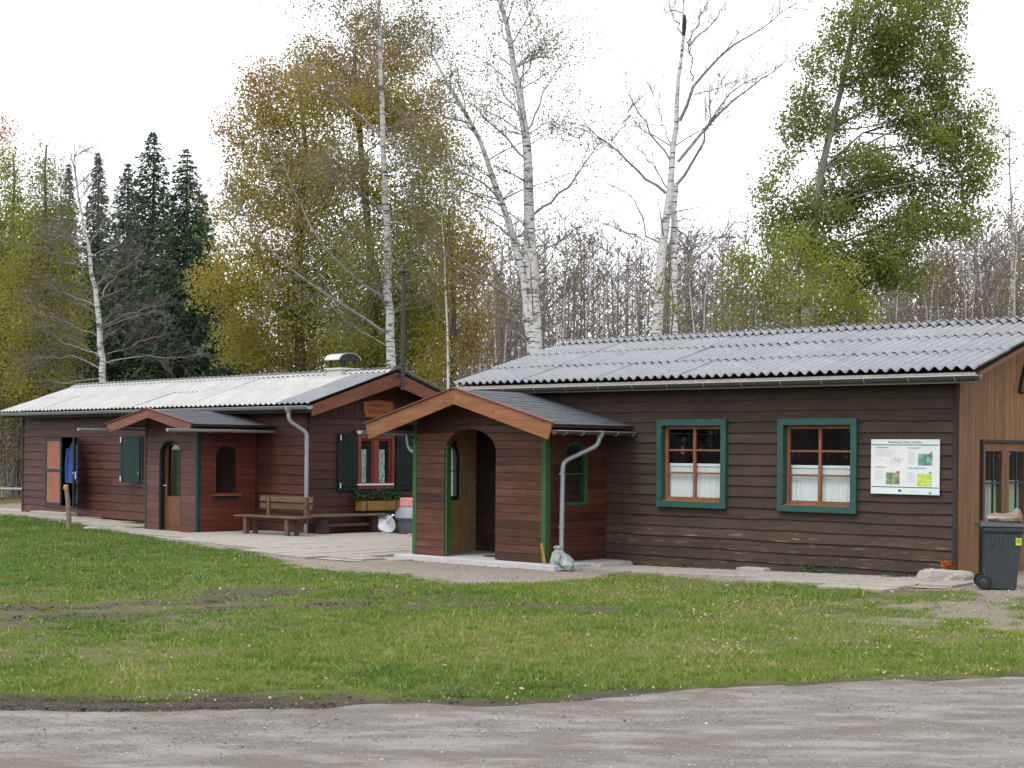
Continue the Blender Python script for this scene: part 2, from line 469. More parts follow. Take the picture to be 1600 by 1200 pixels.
MT['thicket'] = leaf_mat('thicket', [(0, (.06, .06, .025)), (.6, (.13, .11, .04)), (1, (.21, .15, .035))], .3)
MT['grass'] = leaf_mat('grass', [(0, (.060, .130, .014)), (.35, (.118, .195, .022)), (.65, (.180, .228, .036)), (.88, (.235, .225, .075)), (1, (.36, .32, .19))], .3, .5)
MT['fallen'] = leaf_mat('fallen', [(0, (.33, .30, .21)), (.45, (.36, .30, .15)), (.75, (.34, .24, .10)), (1, (.34, .14, .06))], .2)
MT['stone'] = leaf_mat('stone', [(0, (.10, .09, .08)), (.6, (.23, .215, .20)), (1, (.40, .385, .365))], 0.0, .9)

# ================================================================== GROUND
def poly_dist(X, Y, poly):
    """signed distance (inside positive) of points to a polygon"""
    d = np.full(X.shape, 1e9); ins = np.zeros(X.shape, bool)
    n = len(poly)
    for i in range(n):
        (x0, y0), (x1, y1) = poly[i], poly[(i + 1) % n]
        ex, ey = x1 - x0, y1 - y0; L = ex * ex + ey * ey + 1e-12
        t = np.clip(((X - x0) * ex + (Y - y0) * ey) / L, 0, 1)
        d = np.minimum(d, np.hypot(X - x0 - t * ex, Y - y0 - t * ey))
        c = ((y0 > Y) != (y1 > Y)) & (X < (x1 - x0) * (Y - y0) / (y1 - y0 + 1e-12) + x0)
        ins ^= c
    return np.where(ins, d, -d)

def line_dist(X, Y, pts):
    d = np.full(X.shape, 1e9)
    for (x0, y0), (x1, y1) in zip(pts[:-1], pts[1:]):
        ex, ey = x1 - x0, y1 - y0; L = ex * ex + ey * ey + 1e-12
        t = np.clip(((X - x0) * ex + (Y - y0) * ey) / L, 0, 1)
        d = np.minimum(d, np.hypot(X - x0 - t * ex, Y - y0 - t * ey))
    return d

EDGE = [(-60, 10.9), (-9, 11.35)] + [gnd(*p) for p in [(0, 1107), (260, 1110), (500, 1106), (800, 1098), (1060, 1080), (1300, 1066), (1600, 1055)]] + [(9, 14.6), (60, 22)]
EX = np.array([p[0] for p in EDGE]); EY = np.array([p[1] for p in EDGE])
def road_edge(X): return np.interp(X, EX, EY)

GRAVEL = [gnd(*p) for p in [(425, 866), (470, 890), (600, 902), (700, 915), (880, 913), (970, 900), (955, 878), (640, 858)]]
GRAVEL_B = [gnd(*p, .12) for p in [(1330, 938), (1600, 985), (1700, 985), (1700, 925), (1500, 930)]]
COURT = [gnd(*p, .06) for p in [(-60, 793), (-60, 799), (100, 814), (225, 839), (330, 853), (430, 867), (560, 875), (650, 872), (690, 836), (480, 830), (225, 822), (35, 797)]]
MUD = [[gnd(*p) for p in q] for q in [
    [(-80, 952), (150, 948), (300, 942), (420, 930), (560, 926), (660, 930)],
    [(-80, 972), (100, 962), (250, 958), (400, 949), (560, 944), (680, 938)],
    [(330, 928), (450, 922)],
    [(660, 948), (800, 945), (900, 952)]]]
MUD_B = [[gnd(*p, .06) for p in q] for q in [[(930, 962), (1100, 958), (1300, 975)], [(1220, 990), (1420, 985), (1640, 995)], [(1180, 945), (1400, 955)]]]

def ground_fields(X, Y):
    n = fbm(X, Y, .9, 4) - .5; n2 = fbm(X + 40, Y + 9, 3.1, 3) - .5; n3 = fbm(X - 13, Y + 31, .28, 3) - .5
    gravel = sst(-.25, .35, poly_dist(X, Y, GRAVEL) + n * 1.0 + n2 * .9)
    gravel = np.maximum(gravel, .62 * sst(-.1, 1.0, poly_dist(X, Y, GRAVEL_B) + n * 2.6 + n2 * 2.6))
    gravel = np.maximum(gravel, sst(-.35, .1, poly_dist(X, Y, COURT) + n * .5 + n2 * .4))
    uR, vR = (X - HF['R'][0]) * math.cos(.714) - (Y - HF['R'][1]) * math.sin(.714), (X - HF['R'][0]) * math.sin(.714) + (Y - HF['R'][1]) * math.cos(.714)
    gravel = np.maximum(gravel, sst(-1.75, -1.35, vR + n * .7 + n2 * .5) * sst(-7.5, -6.5, uR) * sst(3.2, 1.2, uR))
    mud = np.zeros_like(X); n4 = fbm(X * .6 + 4, Y * 1.3 - 6, 5.5, 3) - .5
    for L in MUD: mud = np.maximum(mud, sst(1.0, .5, line_dist(X, Y, L) + (n4 + .5) * 1.3 - .30 + n * .9))
    for L in MUD_B: mud = np.maximum(mud, .7 * sst(.8, .1, line_dist(X, Y, L) + (n2 + .5) * .8 - .1 + n))
    thin = sst(-3.5, -5.5, X) * sst(15.0, 16.4, Y) * sst(21.5, 19, Y)          # worn, muddy left part of the lawn
    mud = np.maximum(mud, .8 * thin * sst(-.03, .14, n2 + n * .6))
    e = road_edge(X)
    mud = np.maximum(mud, sst(.62, .40, Y - e + n2 * .35 + .45 * sst(-1.4, .3, X) + n * .3))                    # bare verge beside the road
    grass = 1 - np.maximum(gravel, mud)
    dry = sst(1.0, 5.0, X) * sst(14.5, 19, Y) * .55 + sst(.1, .3, n3 + .1) * .25     # thin, leaf-strewn lawn on the right
    grass = grass * (1 - dry * sst(-.12, .15, n + n2 * .6))
    grass = grass * (1 - .55 * sst(-1.5, -4.5, X) * sst(13.0, 14.5, Y) * sst(22.5, 19.5, Y) * sst(-.2, .1, n + n2 * .8))
    grass = np.where(Y < e, 0, grass)
    mud = np.where(Y > e + 1.2, mud * .85, mud)
    return np.clip(grass, 0, 1), np.clip(mud, 0, 1), np.clip(gravel, 0, 1)

def build_ground():
    far = lambda a, b, n: np.sign(a) * np.geomspace(abs(a), abs(b), n)
    xs = np.concatenate([far(-1500, -18, 16)[:-1], np.arange(-18, 10.01, .15), far(10, 1500, 16)[1:]])
    ys = np.concatenate([-np.geomspace(300, 2, 10)[:-1], np.arange(-2, 8, 1.0), np.arange(8, 11.2, .2), np.arange(11.2, 14.6, .045), np.arange(14.6, 46, .12), np.geomspace(46, 2500, 18)[1:]])
    X, Y = np.meshgrid(xs, ys)
    g, m, s = ground_fields(X, Y)
    inner = sst(46, 40, Y) * sst(-18, -16, X)
    z = ground_z(X, Y) + (fbm(X, Y, 1.3, 4) - .5) * .05 * inner * sst(10, 12, Y) - m * .025 * inner
    nn = fbm(X, Y, 6.0, 3) - .5
    z += nn * .03 * m * inner
    e = road_edge(X)
    left = sst(-.9, -1.9, X)
    z += left * inner * (.035 * np.exp(-((Y - e - .52) / .10) ** 2) - .085 * np.exp(-((Y - e - .36) / .07) ** 2) + .03 * np.exp(-((Y - e - .22) / .06) ** 2) - .07 * np.exp(-((Y - e - .08) / .06) ** 2))   # wheel rut
    for k, L in enumerate(MUD[:2]): z += -.035 * np.exp(-(line_dist(X, Y, L) / .15) ** 2) * inner
    z = np.where(Y < e - .25, z - .05, z)
    V = np.stack([X, Y, z], -1).reshape(-1, 3)
    ny, nx = X.shape
    i = np.arange(ny * nx).reshape(ny, nx)
    Fc = np.stack([i[:-1, :-1], i[:-1, 1:], i[1:, 1:], i[1:, :-1]], -1).reshape(-1, 4)
    mt, t, p, _ = new_mat('soil_and_turf')
    at_ = lambda nm: (lambda a: (setattr(a, 'attribute_name', nm), a.outputs['Fac'])[1])(t.nodes.new('ShaderNodeAttribute'))
    v = coords(t, (1, 1, 1))
    fine = noise(t, v, 45, 4, .7); mid = noise(t, v, 6, 5, .65); big = noise(t, v, .7, 4, .6)
    soil = mixc(t, mrange(t, fine, .35, .7), (.026, .022, .018), (.088, .073, .060))
    turf = mixc(t, mrange(t, fine, .3, .7), (.034, .045, .014), (.085, .100, .026))
    turf = mixc(t, mrange(t, big, .35, .7, 0, .5), turf, (.13, .12, .045))
    grv = mixc(t, mrange(t, fine, .3, .75), (.12, .10, .088), (.32, .285, .25))
    grv = mixc(t, mrange(t, mid, .4, .75, 0, .6), grv, (.15, .115, .095))
    col = mixc(t, at_('mud'), turf, soil)
    thinc = mixc(t, mrange(t, mid, .35, .7), (.09, .078, .05), (.15, .13, .07))
    gi = nnode(t, 'ShaderNodeMath', operation='SUBTRACT'); gi.inputs[0].default_value = 1
    t.links.new(at_('grass'), gi.inputs[1])
    ga = nnode(t, 'ShaderNodeMath', operation='SUBTRACT'); t.links.new(gi.outputs[0], ga.inputs[0]); t.links.new(at_('mud'), ga.inputs[1]); ga.use_clamp = True
    col = mixc(t, ga.outputs[0], col, thinc)
    col = mixc(t, at_('gravel'), col, grv)
    t.links.new(col, p.inputs['Base Color']); p.inputs['Roughness'].default_value = .95; p.inputs['Specular IOR Level'].default_value = .15
    bump(t, p, fine, .7, .02)
    o = bpy.data.objects.new('ground', fast_mesh('ground', V, Fc, mt, {'grass': g.ravel(), 'mud': m.ravel(), 'gravel': s.ravel()}, True))
    COL.objects.link(o); tag(o, kind='structure')

def build_road():
    xs = np.concatenate([np.linspace(-60, -7, 25)[:-1], np.arange(-7, 8, .08), np.linspace(8, 60, 25)])
    tt = np.concatenate([np.arange(0, 4.2, .07), np.linspace(4.2, 9.5, 18)[1:]])
    X, T = np.meshgrid(xs, tt)
    wob = (fbm(X, X * 0, 1.1, 4) - .5) * .35 + (fbm(X, X * 0 + 7, 5, 3) - .5) * .14
    Y = road_edge(X) + wob - T
    z = .02 + (fbm(X, Y, 1.6, 4) - .5) * .03 + (fbm(X, Y, 9, 3) - .5) * .012 - .035 * sst(.15, 0, T)
    z -= .015 * np.exp(-((T - 1.0) / .35) ** 2)
    i = np.arange(X.size).reshape(X.shape)
    Fc = np.stack([i[:-1, :-1], i[1:, :-1], i[1:, 1:], i[:-1, 1:]], -1).reshape(-1, 4)
    mt, t, p, _ = new_mat('gravel_track')
    v = coords(t, (1, 1, 1))
    fine = noise(t, v, 38, 5, .75); mid = noise(t, coords(t, (.5, 1.4, 1)), 2.2, 5, .65); grit = noise(t, v, 110, 3, .7)
    col = mixc(t, mrange(t, fine, .32, .72), (.082, .073, .065), (.215, .20, .185))
    a = t.nodes.new('ShaderNodeAttribute'); a.attribute_name = 'earth'
    earth = mixc(t, mrange(t, grit, .3, .7), (.085, .066, .052), (.16, .128, .104))
    col = mixc(t, a.outputs['Fac'], col, earth)
    col = mixc(t, mrange(t, mid, .45, .62, 0, .7), col, mixc(t, mrange(t, grit, .35, .65), (.145, .138, .132), (.33, .318, .305)))
    t.links.new(col, p.inputs['Base Color']); p.inputs['Roughness'].default_value = .95; p.inputs['Specular IOR Level'].default_value = .15
    bump(t, p, fine, .8, .02)
    earth_a = np.clip(sst(.75, .1, T + (fbm(X, Y, 2.2, 3) - .5) * .7) * .9 + .6 * np.exp(-(((T - 2.15) + (fbm(X, Y, 1.3, 3) - .5) * .8) / .33) ** 2), 0, 1)
    o = bpy.data.objects.new('road', fast_mesh('road', np.stack([X, Y, z], -1).reshape(-1, 3), Fc, mt, {'earth': earth_a.ravel()}, True))
    COL.objects.link(o); tag(o, kind='structure')

build_ground()
build_road()

# paving: single slabs under two path sheets
def slab_mesh(k):
    r = random.Random(k); b = MB(); w = .2465
    c = [(-w + r.uniform(-.008, .008), -w + r.uniform(-.008, .008)), (w + r.uniform(-.008, .008), -w), (w, w + r.uniform(-.008, .008)), (-w, w)]
    t = [(x * .97, y * .97, .045) for x, y in c]
    b.hexa([(x, y, -.03) for x, y in c], [(x, y, .037) for x, y in c]); b.v[4:8] = [(x, y, .037) for x, y in c]
    b.add([(x, y, .037) for x, y in c] + t, [(0, 1, 5, 4), (1, 2, 6, 5), (2, 3, 7, 6), (3, 0, 4, 7), (4, 5, 6, 7)])
    m = b.mesh('paving_slab'); m.materials.append(MT['slab']); return m
SLABS = [slab_mesh(k) for k in range(6)]

def paving(name, frame, cells, base_poly):
    b = MB(); b.add([(x, y, float(ground_z(x, y)) + .012) for x, y in base_poly], [tuple(range(len(base_poly)))])
    base = b.build(name, MT['slab'] if False else MT['concrete']); tag(base, kind='structure')
    a = HF[frame][2]
    for (u, v) in cells:
        x, y, _ = W(frame, u, v)
        o = bpy.data.objects.new('paving_slab', random.choice(SLABS)); COL.objects.link(o); o.parent = base
        o.location = (x, y, float(ground_z(x, y)) + random.uniform(-.003, .004))
        o.rotation_euler = (random.gauss(0, .004), random.gauss(0, .004), -a + random.choice([0, PI / 2, PI]) + random.gauss(0, .015))

cells = []
for i in range(-31, 16):
    for j in range(-11, 4):
        u, v = i * .5 + .1, j * .5 - .2
        x, y, _ = W('L', u, v)
        if poly_dist(np.array([x]), np.array([y]), COURT)[0] > .12 and not (-4.5 < u < -1.75 and v > -1.8) and not (u < 0.2 and v > -.15):
            uR, vR = loc('R', x, y)
            if not (-10.1 < uR < -5.9 and vR > -2.2): cells.append((u, v))
paving('courtyard', 'L', cells, COURT)
cells = [(-5.75 + .5 * i, -.62 - .5 * j) for i in range(12) for j in range(2 + (i > 6) + (i > 9))] + [(.3, -.62), (.3, -1.12)]
RP = [W('R', *p)[:2] for p in [(-6.0, -.45), (-6.0, -1.3), (-2.6, -1.3), (-.9, -1.75), (.5, -1.5), (.5, -.45)]]
paving('path', 'R', cells, RP)

# ================================================================== HOUSES
def P_front(v0): return lambda s, d, z: (s, v0 - d, z)
def P_right(u0): return lambda s, d, z: (u0 + d, s, z)
def P_left(u0): return lambda s, d, z: (u0 - d, s, z)

class Rect:
    def __init__(s, a, b, z0, z1): s.a, s.b, s.z0, s.z1 = a, b, z0, z1
class Arch(Rect):
    def __init__(s, a, b, z0, spring, rise): s.a, s.b, s.z0, s.sp, s.ri = a, b, z0, spring, rise; s.z1 = spring + rise
    def half(s, z):
        h = (s.b - s.a) / 2
        return h if z <= s.sp else (h * math.sqrt(max(0, 1 - ((z - s.sp) / s.ri) ** 2)))

def board(parent, P, fa, fb, sec, mat, n, jit, rnd):
    b = MB(); k = len(sec)
    js = [rnd.uniform(-jit, jit) for _ in range(n + 1)]
    for i in range(n + 1):
        for (d, z, wv) in sec:
            a, c = fa(z), fb(z)
            b.v.append(P(a + (c - a) * i / n, d, z + (js[i] if wv else 0)))
    for i in range(n):
        for q in range(k):
            b.f.append((i * k + q, i * k + (q + 1) % k, (i + 1) * k + (q + 1) % k, (i + 1) * k + q))
    b.f.append(tuple(range(k))[::-1]); b.f.append(tuple(n * k + q for q in range(k)))
    return b.build('siding_board', mat, parent)

def clad(parent, P, s0, s1, z0, z1, pitch, opens, mat_, lap=True, tb=.030, tt=.012, jit=.006, seams=(), ztop=None, seed=1):
    rnd = random.Random(seed); z = z0; row = 0
    while z < z1 - .03:
        zt = min(z + pitch, z1)
        mat = mat_(row) if callable(mat_) else mat_
        a, e = s0, s1
        if ztop: a, e = ztop(z + pitch * .5, a, e)
        cuts = []
        pieces = [(a, e)]
        for op in opens:
            if isinstance(op, Arch) or op.z1 <= z + .02 or op.z0 >= zt - .02: continue
            new = []
            for (p, q) in pieces:
                if op.b <= p or op.a >= q: new.append((p, q)); continue
                if op.a - p > .03: new.append((p, op.a))
                if q - op.b > .03: new.append((op.b, q))
                if op.z0 > z + .03: cuts.append((max(p, op.a), min(q, op.b), z, op.z0))
                if op.z1 < zt - .03: cuts.append((max(p, op.a), min(q, op.b), op.z1, zt))
            pieces = new
        full = []
        for (p, q) in pieces:
            cs = [c for c in seams if p + .3 < c + (row % 3 - 1) * .9 < q - .3 and rnd.random() < .6]
            pts = [p] + sorted(c + (row % 3 - 1) * .9 for c in cs) + [q]
            full += [(x + (.002 if i else 0), y, z, zt) for i, (x, y) in enumerate(zip(pts[:-1], pts[1:]))]
        for (p, q, zb, zc) in full + cuts:
            if lap:
                off = rnd.uniform(-.003, .004)
                sec = [(0, zc + .018, 0), (tt, zc + .018, 0), (tb + off, zb + .004, 1), (tb + off - .003, zb, 1), (0.002, zb, 1)]
            else:
                off = rnd.uniform(-.0015, .0015); c = .007
                sec = [(0, zb + .001, 0), (tb - c + off, zb + .001, 0), (tb + off, zb + c, 0), (tb + off, zc - c, 0), (tb - c + off, zc - .001, 0), (0, zc - .001, 0)]
                for op in opens:
                    if isinstance(op, Arch) and op.sp < zc and op.z1 > zb:      # follow the curve more closely
                        zz = sorted(set([zb + (zc - zb) * i / 7 for i in range(1, 7)] + [q_ for q_ in (op.z1, op.z1 - .004, op.z1 - .015, op.z1 - .04) if zb + c < q_ < zc - c]))
                        zz = [q_ for q_ in zz if zb + c < q_ < zc - c]
                        sec = sec[:3] + [(tb + off, q_, 0) for q_ in zz] + sec[3:] + [(0, q_, 0) for q_ in zz[::-1]]
            fa, fb = (lambda z_, p=p: p), (lambda z_, q=q: q)
            n = max(1, int((q - p) / .55)) if lap else 1
            split = False
            for op in opens:
                if isinstance(op, Arch) and op.z0 < zc and op.z1 > zb and op.a < q and op.b > p:
                    cen = (op.a + op.b) / 2; split = True
                    if cen - op.half(zb) - p > .02: board(parent, P, fa, lambda z_, op=op, cen=cen: cen - op.half(z_), sec, mat, n, jit if lap else 0, rnd)
                    if q - cen - op.half(zb) > .02: board(parent, P, lambda z_, op=op, cen=cen: cen + op.half(z_), fb, sec, mat, n, jit if lap else 0, rnd)
            if not split: board(parent, P, fa, fb, sec, mat, n, jit if lap else 0, rnd)
        z += pitch; row += 1

def core_wall(name, parent, P, s0, s1, z0, z1, opens, mat, d0=-.10, d1=-.004, ztop=None):
    """sheathing behind the boards, with holes"""
    b = MB()
    def blk(a, c, zb, zt):
        if c - a < 1e-3 or zt - zb < 1e-3: return
        q = [P(a, d0, zb), P(c, d0, zb), P(c, d1, zb), P(a, d1, zb)]; r = [P(a, d0, zt), P(c, d0, zt), P(c, d1, zt), P(a, d1, zt)]
        b.hexa(q, r)
    ops = sorted(opens, key=lambda o: o.a); s = s0
    for op in ops:
        blk(s, op.a, z0, z1); blk(op.a, op.b, z0, op.z0); blk(op.a, op.b, op.z1, z1); s = op.b
    blk(s, s1, z0, z1)
    if ztop:   # gable triangle
        b.prism([P(p[0], d0, p[1]) for p in ztop], tuple(np.array(P(0, d1, 0)) - np.array(P(0, d0, 0))))
    return b.build(name, mat, parent)

def corrug(pitch, amp, waves, length, nl, sub=8):
    """one corrugated sheet: local x across, y up the slope from 0 to length"""
    n = waves * sub; V = []; Fc = []
    prof = [(i * pitch / sub, amp * math.cos(2 * PI * i / sub)) for i in range(n + 1)]
    for layer, dz in ((0, .0), (1, -.007)):
        for j in range(nl + 1):
            for (x, z) in prof: V.append((x, length * j / nl, z + dz))
    w = n + 1; L = w * (nl + 1)
    for j in range(nl):
        for i in range(n):
            a = j * w + i
            Fc.append((a, a + 1, a + w + 1, a + w)); Fc.append((L + a, L + a + w, L + a + w + 1, L + a + 1))
    for i in range(n):
        Fc.append((i, L + i, L + i + 1, i + 1)); k = nl * w + i; Fc.append((k, k + 1, L + k + 1, L + k))
    for j in range(nl):
        a = j * w; Fc.append((a, a + w, L + a + w, L + a)); a = j * w + n; Fc.append((a, L + a, L + a + w, a + w))
    m = bpy.data.meshes.new('roof_sheet'); m.from_pydata(V, [], Fc)
    m.polygons.foreach_set('use_smooth', [True] * len(m.polygons))
    try: m.set_sharp_from_angle(angle=math.radians(50))
    except Exception: pass
    return m

def corrugated_roof(roof, u0, u1, v_eave, z_eave, v_ridge, z_ridge, pitch, amp, waves, rows, mat_of, seed, tilt=.018):
    rnd = random.Random(seed)
    for side in (1, -1):
        ve = v_eave if side == 1 else 2 * v_ridge - v_eave
        sl = math.hypot(v_ridge - v_eave, z_ridge - z_eave); ang = math.atan2(z_ridge - z_eave, v_ridge - v_eave)
        Ls = sl / rows + .10
        base = corrug(pitch, amp, waves, Ls, 2, 8 if side == 1 else 4)
        cols = int(round((u1 - u0) / (pitch * waves)))
        wv = (u1 - u0) / cols
        meshes = {}
        for c in range(cols):
            for r in range(rows):
                mt = mat_of(c, cols, r)
                if mt.name not in meshes:
                    mm = base.copy(); mm.materials.clear(); mm.materials.append(mt); meshes[mt.name] = mm
                o = bpy.data.objects.new('roof_sheet', meshes[mt.name]); COL.objects.link(o); o.parent = roof
                s = r * (sl / rows)
                lift = .026 + (c % 2) * .004
                fx = 1.0 * wv / (pitch * waves)
                if side == 1:
                    o.matrix_basis = Matrix.Translation((u0 + c * wv + rnd.gauss(0, .006), ve + math.cos(ang) * s + rnd.gauss(0, .012), z_eave + math.sin(ang) * s + lift)) @ Matrix.Rotation(rnd.gauss(0, .0025), 4, 'Z') @ Matrix.Rotation(ang - tilt + rnd.gauss(0, .0015), 4, 'X') @ Matrix.Diagonal((fx * 1.0, 1, 1, 1))
                else:
                    o.matrix_basis = Matrix.Translation((u0 + c * wv + wv, ve - math.cos(ang) * s, z_eave + math.sin(ang) * s + lift)) @ Matrix.Rotation(PI, 4, 'Z') @ Matrix.Rotation(ang + .006, 4, 'X') @ Matrix.Diagonal((fx, 1, 1, 1))

def half_gutter(name, parent, a, b, r, mat, ends=True, brackets=0, bmat=None):
    """half-round channel from a to b"""
    a, b = Vector(a), Vector(b); d = (b - a).normalized(); x = d.cross(Vector((0, 0, 1))).normalized(); up = Vector((0, 0, 1)); n = 10
    m = MB(); rings = []
    for p in (a, b):
        for rr in (r, r - .006):
            rings.append([p + x * rr * math.cos(PI + PI * k / n) + up * rr * math.sin(PI + PI * k / n) for k in range(n + 1)])
    v = [q for g in rings for q in g]; w = n + 1; f = []
    for k in range(n):
        f.append((k, k + 1, 2 * w + k + 1, 2 * w + k)); f.append((w + k, 3 * w + k, 3 * w + k + 1, w + k + 1))
    for k in (0, n): f.append((k, 2 * w + k, 3 * w + k, w + k))
    m.add(v, f)
    if ends:
        for p, s in ((a, -1), (b, 1)): m.prism([tuple(q) for q in [p + x * (r + .003) * math.cos(PI + PI * k / n) + up * (r + .003) * math.sin(PI + PI * k / n) for k in range(n + 1)]], tuple(d * s * .012))
    g = m.build(name, mat, parent, smooth=True)
    for s in (-1, 1): MB().tube([a + x * s * r, b + x * s * r], .009, 6).build('gutter_bead', MT['zinc'], g)        # rolled bead
    for k in range(brackets):
        p = a.lerp(b, (k + .5) / brackets); q = MB()
        q.tube([p + x * (r + .006) * math.cos(PI + PI * i / 6) + up * (r + .006) * math.sin(PI + PI * i / 6) for i in range(7)], .008, 5)
        q.bar(p - x * (r + .01), p + x * (r + .01), .02, .008)
        q.build('gutter_bracket', bmat or mat, g)
    return g

def pipe(name, parent, pts, r, mat, clamps=()):
    # round the bends
    P = [Vector(p) for p in pts]; out = [P[0]]
    for i in range(1, len(P) - 1):
        a, b, c = P[i - 1], P[i], P[i + 1]; k = min(.11, (b - a).length * .45, (c - b).length * .45)
        s, e = b + (a - b).normalized() * k, b + (c - b).normalized() * k
        for j in range(6):
            t = j / 5; out.append(s.lerp(b, t).lerp(b.lerp(e, t), t))
    out.append(P[-1])
    o = MB().tube(out, r, 14).build(name, mat, parent, smooth=True)
    for z in clamps:
        q = MB(); c = Vector((P[-1].x, P[-1].y, z)); q.tube([c - Vector((0, 0, .02)), c + Vector((0, 0, .02))], r + .007, 14)
        q.build('pipe_clamp', mat, o)
    return o

def arch_ring(P, op, w, d0, d1, seg=12, sill=True):
    """frame following an arched opening, width w inwards"""
    cen = (op.a + op.b) / 2; h = (op.b - op.a) / 2
    outer = [(op.a, op.z0)] + [(cen - h * math.cos(PI * k / seg), op.sp + op.ri * math.sin(PI * k / seg)) for k in range(seg + 1)] + [(op.b, op.z0)]
    hi, ri = h - w, op.ri - w
    inner = [(cen - hi, op.z0)] + [(cen - hi * math.cos(PI * k / seg), op.sp + ri * math.sin(PI * k / seg)) for k in range(seg + 1)] + [(cen + hi, op.z0)]
    b = MB(); n = len(outer); V = []
    for d in (d0, d1):
        V += [P(s, d, z) for s, z in outer] + [P(s, d, z) for s, z in inner]
    f = []
    for i in range(n - 1):
        f += [(i, i + 1, n + i + 1, n + i), (2 * n + i, 3 * n + i, 3 * n + i + 1, 2 * n + i + 1),
              (i, 2 * n + i, 2 * n + i + 1, i + 1), (n + i, n + i + 1, 3 * n + i + 1, 3 * n + i)]
    f += [(0, n, 3 * n, 2 * n), (n - 1, 3 * n - 1, 4 * n - 1, 2 * n - 1)]
    b.add(V, f)
    if sill: b.hexa([P(cen - hi, d0, op.z0), P(cen + hi, d0, op.z0), P(cen + hi, d1, op.z0), P(cen - hi, d1, op.z0)], [P(cen - hi, d0, op.z0 + w), P(cen + hi, d0, op.z0 + w), P(cen + hi, d1, op.z0 + w), P(cen - hi, d1, op.z0 + w)])
    return b

def rect_frame(P, s0, s1, z0, z1, w, d0, d1, b=None, wb=None):
    b = b or MB(); wb = wb or w
    def blk(a, c, e, g): b.hexa([P(a, d0, e), P(c, d0, e), P(c, d1, e), P(a, d1, e)], [P(a, d0, g), P(c, d0, g), P(c, d1, g), P(a, d1, g)])
    blk(s0, s1, z1 - w, z1); blk(s0, s1, z0, z0 + wb); blk(s0, s0 + w, z0 + wb, z1 - w); blk(s1 - w, s1, z0 + wb, z1 - w)
    return b

def blk(P, a, c, z0, z1, d0, d1, b=None):
    b = b or MB()
    return b.hexa([P(a, d0, z0), P(c, d0, z0), P(c, d1, z0), P(a, d1, z0)], [P(a, d0, z1), P(c, d0, z1), P(c, d1, z1), P(a, d1, z1)])

def drape(P, s0, s1, z0, z1, d, amp, folds, seed, n=70):
    rnd = random.Random(seed); b = MB(); ph = [rnd.uniform(0, 6) for _ in range(3)]; rows = 7
    for j in range(rows + 1):
        t = j / rows; z = z1 + (z0 - z1) * t
        for i in range(n + 1):
            s = i / n; k = amp * (.25 + .75 * t) * (math.sin(2 * PI * folds * s + ph[0]) + .5 * math.sin(2 * PI * folds * 1.7 * s + ph[1]) + .3 * math.sin(2 * PI * 3.1 * s + ph[2]))
            b.v.append(P(s0 + (s1 - s0) * s, d + k, z))
    w = n + 1
    for j in range(rows):
        for i in range(n): b.f.append((j * w + i, j * w + i + 1, (j + 1) * w + i + 1, (j + 1) * w + i))
    return b

def shingle_slope(roof, O, along, up, nrm, length, height, course=.15, tab=.30, seed=1):
    """O lower corner, along eave, up the slope"""
    O, along, up, nrm = Vector(O), Vector(along), Vector(up), Vector(nrm); rnd = random.Random(seed)
    b = MB(); b.hexa([(.002, 0, 0), (tab - .006, 0, 0), (tab - .006, course * 1.25, -.004), (.002, course * 1.25, -.004)], [(.002, 0, .015), (tab - .006, 0, .015), (tab - .006, course * 1.25, .001), (.002, course * 1.25, .001)])
    ms = b.mesh('shingle'); ms.materials.append(MT['shingle'])
    M0 = Matrix((along, up, nrm)).transposed().to_4x4()
    nr = int(height / course)
    for r in range(nr):
        off = (r % 2) * tab / 2; k = 0; x = -off
        while x < length - .04:
            x0, x1 = max(x, 0), min(x + tab, length)
            o = bpy.data.objects.new('shingle', ms); COL.objects.link(o); o.parent = roof
            o.matrix_basis = Matrix.Translation(O + along * x0 + up * (r * course) + nrm * (.004 + rnd.uniform(0, .004))) @ M0 @ Matrix.Rotation(.035 + rnd.uniform(-.004, .008), 4, 'X') @ Matrix.Diagonal(((x1 - x0) / tab, 1, 1, 1))
            x += tab

# ------------------------------------------------------------------ the dark cabin on the right
aR = HF['R'][2]
hR = empty('timber_house', W('R', 0, 0), -aR, 'dark brown lapboard cabin with grey corrugated roof and teal window frames', 'house')
PF = P_front(0.0); PG = P_right(0.0)
UL = -9.75
wins = [(-5.412, -4.008), (-3.029, -1.620)]
WZ0, WZ1 = 1.065, 2.554
opR = [Rect(-8.75, -7.85, .10, 2.15)] + [Rect(a + .06, b - .06, WZ0 + .06, WZ1 - .06) for a, b in wins]
wf = core_wall('front_wall', hR, PF, UL, 0, -.1, 3.10, opR, MT['core'])
clad(wf, PF, UL, -.055, .045, 3.08, .176, [Rect(-8.75, -7.85, .10, 2.15)] + [Rect(a + .03, b - .03, WZ0 + .03, WZ1 - .03) for a, b in wins], (lambda r: MT['siding_worn'] if r < 4 else MT['siding_dark']), True, .036, .012, .011, seams=(-1.6, -5.6), seed=4)
blk(PF, -.055, -.002, -.05, 3.10, .0, .045).build('corner_board', MT['core'], hR, bev=.004)
V_R, Z_R, V_E, Z_E = 2.98, 4.20, -.34, 3.245
zr = lambda v: Z_E - .05 + (Z_R - Z_E) * ((v - V_E) / (V_R - V_E)) if v <= V_R else Z_E - .05 + (Z_R - Z_E) * ((2 * V_R - V_E - v) / (V_R - V_E))
gopen = Rect(.82, 2.68, .0, 2.235)
gw = core_wall('gable_wall', hR, PG, 0, 5.96, -.1, 3.10, [gopen], MT['core'], -.10, -.004, ztop=[(0, 3.10), (5.96, 3.10), (V_R, 4.05)])
rb = random.Random(5); v = 0.0
